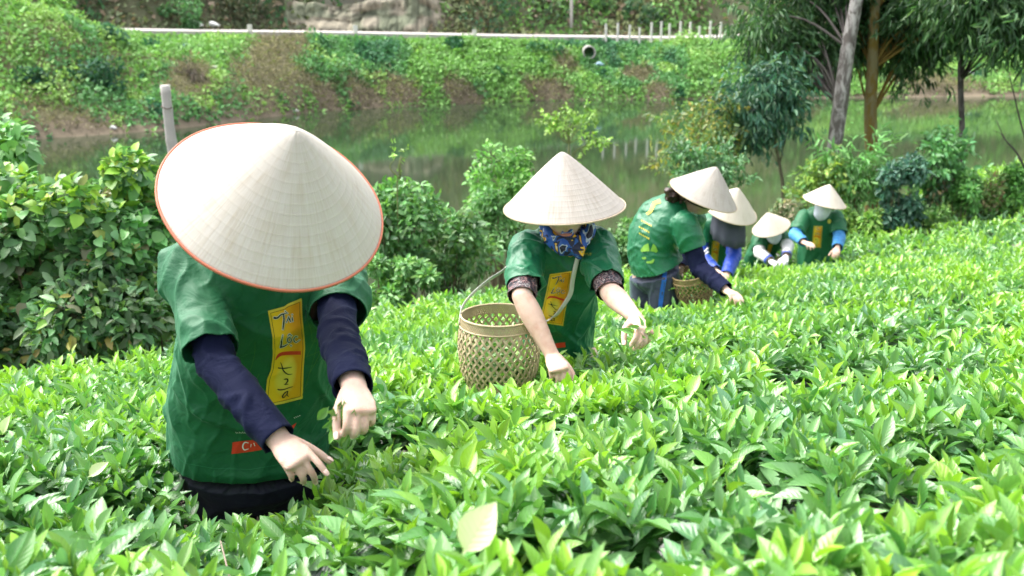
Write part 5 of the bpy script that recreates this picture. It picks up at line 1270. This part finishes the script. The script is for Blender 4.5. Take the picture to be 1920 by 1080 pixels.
decal(p3, 'back_lettering', J3['bvh'], ln + [ribbon([(1213, 402, 5), (1220, 396, 6), (1226, 383, 7)]), ribbon([(1224, 382, 6), (1238, 377, 8)])], M_INKY, .004)
decal(p3, 'leaf_print', J3['bvh'], [ribbon([(1202, 471, 4), (1212, 465, 13), (1222, 464, 15), (1232, 472, 5)]), disc(1208, 484, 4, 2.4), ribbon([(1212, 492, 3), (1222, 491, 5), (1226, 486, 3)])], M_INKO if False else solid('leaf_yellow_ink', (.20, .42, .05), .6), .004)
st_ = decal(p3, 'side_stripe', J3['tbvh'], [ribbon([(1248, 497, 8), (1245, 525, 8), (1241, 550, 8), (1237, 585, 8), (1236, 600, 8)], 0, 8)], M_STRIPE, .004)
# hair falling over the shoulder, tied in loose curls
hh = []; rr_ = np.random.default_rng(5)
for i in range(16):
    a = P(1290 + rr_.uniform(-12, 12), 362 + rr_.uniform(-6, 6), 6.08 + rr_.uniform(-.06, .04)); b_ = P(1268 + rr_.uniform(-18, 22), 360 + rr_.uniform(-4, 10), 6.02 + rr_.uniform(-.06, .06)); c_ = P(1262 + rr_.uniform(-18, 26), 372 + rr_.uniform(-4, 8), 6.0 + rr_.uniform(-.05, .05))
    hh.append(loft([a, b_, (b_ + c_) / 2 + rr_.normal(0, .012, 3), c_], [.02, .022, .018, .008], [.016, .016, .014, .006], [0, 1, .1], 10, 5))
V_, F_, N_ = remesh(hh, .005, 2); V_ = V_ + N_ * (folds(V_, [1, 0, -.3], 45, 3, .3)[:, None] * .006); mesh_np('hair_curls', V_, F_, M_HAIR, p3)
# ---- veiled picker
p4, J4 = person(dict(seed=4, label='picker with dark net veil under the hat, royal blue sleeves with white chevrons', voxel=.007,
    J=dict(shL=(1312, 424, 7.8), shR=(1374, 428, 7.75)), armL=[(1316, 482), (1342, 508)], armR=[(1376, 480), (1362, 516)],
    spine=[(1340, 535, 7.95, .165, .13), (1338, 500, 7.93, .16, .13), (1338, 460, 7.88, .165, .125), (1344, 426, 7.8, .15, .10), (1352, 412, 7.76, .07, .065)],
    hat=(1368, 393, 7.6, (.34, .83, .44), .218, .205, M_HAT_C, M_RIM_T), sleeve=(.62, .082, .078), under=(M_BLUE, .4, 1.97, .062, .045),
    shirt=M_SHIRT2, folds=[([.3, 0, 1], 12, .008)], handL=dict(F=toward(1350, 516, .12), N=(0, -.6, .8), s=1, curl=LOOSE, thumb=(35, 30, 12)), handR=dict(F=toward(1355, 526, .12), N=(0, -.6, .8), s=-1, curl=LOOSE, thumb=(35, 30, 12))))
panel(p4, J4['bvh'], quadmap((1336, 452), (1350, 452), (1345, 495), (1331, 494)), 8, 20, words=True, px_scale=.4)
q = J4['hc']; N4 = []
th = np.linspace(0, 2 * math.pi, 49)[:-1]
U4, F4, S4 = J4['U'], J4['Fd'], J4['Sd']
rings = []
for k, (z_, r_, o_) in enumerate([(.03, .10, 0), (-.03, .125, .01), (-.09, .135, .02), (-.15, .14, .03), (-.21, .14, .035)]):
    w_ = 1 + .06 * np.sin(th * 9 + k * .6) * (k / 4)
    rings.append(q + (np.cos(th) * r_ * w_)[:, None] * S4 + (np.sin(th) * r_ * w_ + o_)[:, None] * F4 + np.array([0, 0, 1]) * z_ + 0 * U4)
V_ = np.concatenate(rings); i = np.arange(4)[:, None] * 48; j = np.arange(48)[None]; j2 = (j + 1) % 48
m, n, l, b, out = new_mat('dark_net_veil'); b.inputs['Base Color'].default_value = (.05, .055, .08, 1); b.inputs['Roughness'].default_value = .8; b.inputs['Alpha'].default_value = .82
cloth('veil', V_, np.stack([i + j, i + 48 + j, i + 48 + j2, i + j2], -1).reshape(-1, 4), m, p4, .0015)
mL = unit(J4['elL'] - J4['shL']); 
for s_ in 'L':
    e_ = J4['elL'] - mL * .05; sd_ = np.array([1., 0, 0]); fr = unit(TOW - mL * (TOW @ mL)); 
    for k in (0, 1):
        pts_ = [e_ + fr * .066 - sd_ * .04 + mL * (.0 + .03 * k), e_ + fr * .074 + mL * (.035 + .03 * k), e_ + fr * .066 + sd_ * .04 + mL * (.0 + .03 * k)]
        V_, f_ = loft(pts_, .008, .003, mL, 8, 5); mesh_np('chevron', V_, f_, M_WHITE_C, p4)
# ---- small far picker
p5, J5 = person(dict(seed=5, label='small far picker bent low, white patterned sleeves and white gloves with blue cuffs', voxel=.008, ua=.24, fa=.22,
    J=dict(shL=(1423, 448, 10.55), shR=(1466, 444, 10.5)), armL=[(1424, 474), (1446, 490)], armR=[(1478, 462), (1474, 482)],
    spine=[(1416, 515, 10.75, .15, .12), (1420, 492, 10.75, .15, .125), (1432, 465, 10.65, .15, .12), (1442, 446, 10.55, .14, .10), (1447, 436, 10.5, .07, .065)],
    hat=(1446, 426, 10.35, (-.20, .84, .48), .200, .19, M_HAT_C, M_RIM_T), sleeve=(.75, .08, .075), under=(M_WPRINT, .5, 1.9, .062, .05), cuff=(M_BLUE, .16), glove=True,
    folds=[([.3, 0, 1], 12, .008)], handL=dict(F=toward(1456, 496, .12), N=(0, -.6, .8), s=1, curl=LOOSE, thumb=(35, 30, 12)), handR=dict(F=toward(1470, 492, .12), N=(0, -.6, .8), s=-1, curl=LOOSE, thumb=(35, 30, 12))))
panel(p5, J5['bvh'], quadmap((1441, 458), (1450, 457), (1442, 480), (1434, 478)), 6, 14, words=False, px_scale=.3)
# ---- farthest upright picker
p6, J6 = person(dict(seed=6, label='far picker standing upright before the trees, pale face cloth and light blue sleeves', voxel=.007, ua=.25, fa=.22,
    J=dict(shL=(1508, 408, 9.95), shR=(1566, 406, 9.95)), armL=[(1491, 440), (1508, 455)], armR=[(1574, 444), (1570, 466)],
    spine=[(1530, 505, 10.05, .19, .14), (1531, 465, 10.05, .18, .14), (1534, 430, 10.0, .17, .13), (1537, 404, 9.95, .155, .10), (1541, 392, 9.93, .07, .065)],
    hat=(1546, 378, 9.8, (.28, .93, .24), .215, .19, M_HAT_C, M_RIM_T), sleeve=(.85, .08, .078), under=(M_LBLUE, .5, 1.9, .064, .052),
    folds=[([.2, 0, 1], 12, .009)], handL=dict(F=toward(1520, 458, .12), N=(0, -.6, .8), s=1, curl=LOOSE, thumb=(35, 30, 12)), handR=dict(F=toward(1568, 476, .12), N=(0, -.6, .8), s=-1, curl=LOOSE, thumb=(35, 30, 12))))
panel(p6, J6['bvh'], quadmap((1526, 424), (1542, 424), (1539, 464), (1522, 464)), 8, 18, words=True, px_scale=.4)
decal(p6, 'chest_emblem', J6['bvh'], [disc(1555, 415, 3.5, 4)], M_INKY, .004)
for p_, J_ in ((p5, J5), (p6, J6)):
    hc_ = J_['hc'] - J_['U'] * .055; V_, f_ = loft([hc_ - J_['U'] * .085 - J_['Fd'] * .03, hc_ - J_['U'] * .05 + J_['Fd'] * .008, hc_ + J_['Fd'] * .012, hc_ + J_['U'] * .04 + J_['Fd'] * .008], [.062, .078, .082, .08], [.075, .092, .100, .097], J_['Sd'], 26, 5, 2, False)
    V_ = V_ + fbm(V_, 30, 2, 3)[:, None] * .008; mesh_np('face_mask', V_, f_, solid('pale_face_cloth', (.55, .58, .66), .8), p_)

# ------------------------------------------------------------------ baskets and picked leaves
def basket(c_, prof, n, wv, name, label, mat, ax=(0, 0, 1), thick=.0016):
    "prof: (height, radius) from the bottom up; woven of two sets of slanting strips"
    root = empty(name, c_, label, 'basket')
    U = unit(ax); A = unit(np.cross(U, [0, 1, .2])); B = np.cross(U, A); hs_ = [p_[0] for p_ in prof]; rs_ = [p_[1] for p_ in prof]; H0, H1 = hs_[0], hs_[-1]
    def pt(a, h, dr): 
        rr = np.interp(h, hs_, rs_) + dr; return c_ + (np.cos(a) * rr)[:, None] * A + (np.sin(a) * rr)[:, None] * B + h[:, None] * U
    strips = []; K = 46; turn = 1.15
    for s_ in (-1, 1):
        for i in range(n):
            t = np.linspace(0, 1, K); a = 2 * math.pi * i / n + s_ * t * turn; h = H0 + (H1 - H0) * t
            q = (a - 0) ; dr = .0016 * np.cos(t * turn * n / math.pi * math.pi + (0 if s_ > 0 else math.pi)) * 1.0
            mid = pt(a, h, dr); da = wv / 2 / np.interp(h, hs_, rs_); e0 = pt(a - da, h, dr); e1 = pt(a + da, h, dr)
            V_ = np.stack([e0, e1], 1).reshape(-1, 3); F_ = np.array([[2 * k, 2 * k + 1, 2 * k + 3, 2 * k + 2] for k in range(K - 1)])
            strips.append((V_, [F_]))
    V_, f_ = joinm(strips); o = mesh_np('woven_side', V_, f_, mat, root, smooth=False)
    so = o.modifiers.new('s', 'SOLIDIFY'); so.thickness = thick; so.offset = 0
    # tight rim band: short slanting strips plus hoops
    top = []
    nb = n * 3
    for i in range(nb):
        a0 = 2 * math.pi * i / nb; t = np.linspace(0, 1, 6); a = a0 + .16 * t; h = H1 - .002 + .034 * t
        for dr, sg in ((.002, 1), (-.001, -1)):
            a_ = a0 + sg * .14 * t; e0 = pt(a_ - .03, np.minimum(h, H1 + .03), dr + .001 * np.sin(t * 6)); e0 = c_ + (np.cos(a_ - .03) * (rs_[-1] + dr - .004 * t))[:, None] * A + (np.sin(a_ - .03) * (rs_[-1] + dr - .004 * t))[:, None] * B + h[:, None] * U
            e1 = c_ + (np.cos(a_ + .012) * (rs_[-1] + dr - .004 * t))[:, None] * A + (np.sin(a_ + .012) * (rs_[-1] + dr - .004 * t))[:, None] * B + h[:, None] * U
            top.append((np.stack([e0, e1], 1).reshape(-1, 3), [np.array([[2 * k, 2 * k + 1, 2 * k + 3, 2 * k + 2] for k in range(5)])]))
    V_, f_ = joinm(top); o = mesh_np('braided_band', V_, f_, mat, root, smooth=False); so = o.modifiers.new('s', 'SOLIDIFY'); so.thickness = .0016; so.offset = 0
    hoops = []
    for h, r_, th_ in ((H1, rs_[-1] + .003, .003), (H1 + .034, rs_[-1] - .002, .0042), (H0 + .01, rs_[0] + .004, .005)):
        t = np.linspace(0, 2 * math.pi, 41); hoops.append(loft(c_ + (np.cos(t) * r_)[:, None] * A + (np.sin(t) * r_)[:, None] * B + h * U, th_, th_, U, 8, 2, 2, False))
    V_, f_ = joinm(hoops); mesh_np('rim_hoops', V_, f_, mat, root)
    t = np.linspace(0, 2 * math.pi, 33)[:-1]; V_ = c_ + (np.cos(t) * rs_[0])[:, None] * A + (np.sin(t) * rs_[0])[:, None] * B + (H0 + .004) * U
    mesh_np('base', np.concatenate([V_, V_ - U * .004]), [np.array([list(range(32))]), np.array([list(range(63, 31, -1))]), ] , mat, root)
    return root, U, A, B
cB = P(936, 660, 3.38)
bk, U, A, B = basket(cB, [(-.125, .118), (-.06, .140), (.02, .148), (.07, .146), (.105, .138)], 34, .0094, 'woven_basket', 'large open-weave bamboo basket with a white carrying strap, hanging beside the grey-hatted picker', M_BAMBOO)
r = np.random.default_rng(8)
def picked(c_, rad, hgt, n, label, L0=.05, seed=1):
    r = np.random.default_rng(seed); a = r.uniform(0, 6.28, n); q = np.sqrt(r.random(n)) * rad; pos = np.stack([np.cos(a) * q, np.sin(a) * q, r.uniform(-hgt, hgt, n)], -1) + c_
    A_ = leaves(pos, rdir(n, r) * [1, 1, .5], np.array([0, -.2, .8]) + rdir(n, r) * .7, r.uniform(.7, 1.2, n) * L0, r.uniform(.7, 1.2, n) * L0 * .4, pal([(.12, .28, .05), (.07, .19, .045), (.18, .34, .06)], n, r, .15), T_MID)
    o = mesh_np('picked_leaves', A_[0], A_[1], M_TEA, col=A_[2], uv=A_[3]); return tag(o, label, 'tea leaves')
picked(cB + np.array([0, 0, -.05]), .115, .06, 420, 'heap of freshly picked tea leaves inside the large open-weave basket', .05, 2)
# strap of the large basket: up behind the shoulder and down over the chest
rimL = cB + A * 0 + np.array([-.142, -.02, .11]); rimR = cB + np.array([.132, -.05, .115])
back = [rimL, P(866, 578, 3.40), P(885, 552, 3.44), P(915, 526, 3.5), P(946, 505, 3.62), P(975, 470, 3.70), P(1010, 440, 3.68), P(1050, 424, 3.64)]
front = [P(1088, 432, 3.52)]
for a, b_ in [(1090, 448), (1086, 470), (1079, 495), (1073, 525), (1068, 550), (1058, 572), (1043, 588), (1030, 597)]:
    h_ = cast(J2['bvh'], a, b_, .012); front.append(h_ if h_ is not None else P(a, b_, 3.45))
front += [P(1020, 604, 3.36), rimR]
V1, f1 = loft(back, .0085, .0022, [0, -.5, 1], 10, 7, 2, False); V2, f2 = loft(front, .0085, .0022, [1, 0, .3], 10, 7, 2, False)
V_, f_ = joinm([(V1, f1), (V2, f2)]); mesh_np('strap', V_, f_, M_STRAP, bk)
cB3 = P(1300, 535, 5.92)
bk3, *_ = basket(cB3, [(-.10, .095), (-.04, .115), (.03, .12), (.05, .118)], 24, .009, 'woven_basket', 'small coarse bamboo basket held low by the long haired picker', solid('brown_bamboo', (.27, .19, .09), .6, .4, .3, 18), ax=(-.25, -.1, 1))
picked(cB3 + np.array([-.02, 0, -.01]), .09, .03, 120, 'picked tea leaves lying in the small coarse basket', .055, 3)
# bunch held in the nearest picker's hand
wr = J1['wrR']; q = solveJ(640, 792, wr, .10, True) + [0, .045, 0]; n_ = 40; r = np.random.default_rng(9)
A_ = leaves(q + r.normal(0, .016, (n_, 3)), np.array([-.35, .1, -.9]) + rdir(n_, r) * .5, TOW + rdir(n_, r) * .6, r.uniform(.03, .055, n_), r.uniform(.009, .018, n_), pal([(.10, .24, .05), (.14, .30, .05), (.07, .18, .05)], n_, r), T_TEA)
o = mesh_np('plucked_bunch', A_[0], A_[1], M_TEA, col=A_[2], uv=A_[3]); tag(o, 'bunch of plucked tea shoots held in the nearest picker\'s left hand', 'tea leaves')
wr = J2['wrR']; q = solveJ(1206, 622, wr, .08, True); n_ = 14
A_ = leaves(q + r.normal(0, .012, (n_, 3)), np.array([.2, -.1, .2]) + rdir(n_, r) * .8, TOW + rdir(n_, r) * .6, r.uniform(.03, .06, n_), r.uniform(.012, .02, n_), pal([(.16, .34, .05), (.12, .28, .05)], n_, r), T_TEA)
o = mesh_np('plucked_bunch', A_[0], A_[1], M_TEA, col=A_[2], uv=A_[3]); tag(o, 'few bright tea shoots pinched in the fingers of the grey-hatted picker', 'tea leaves')
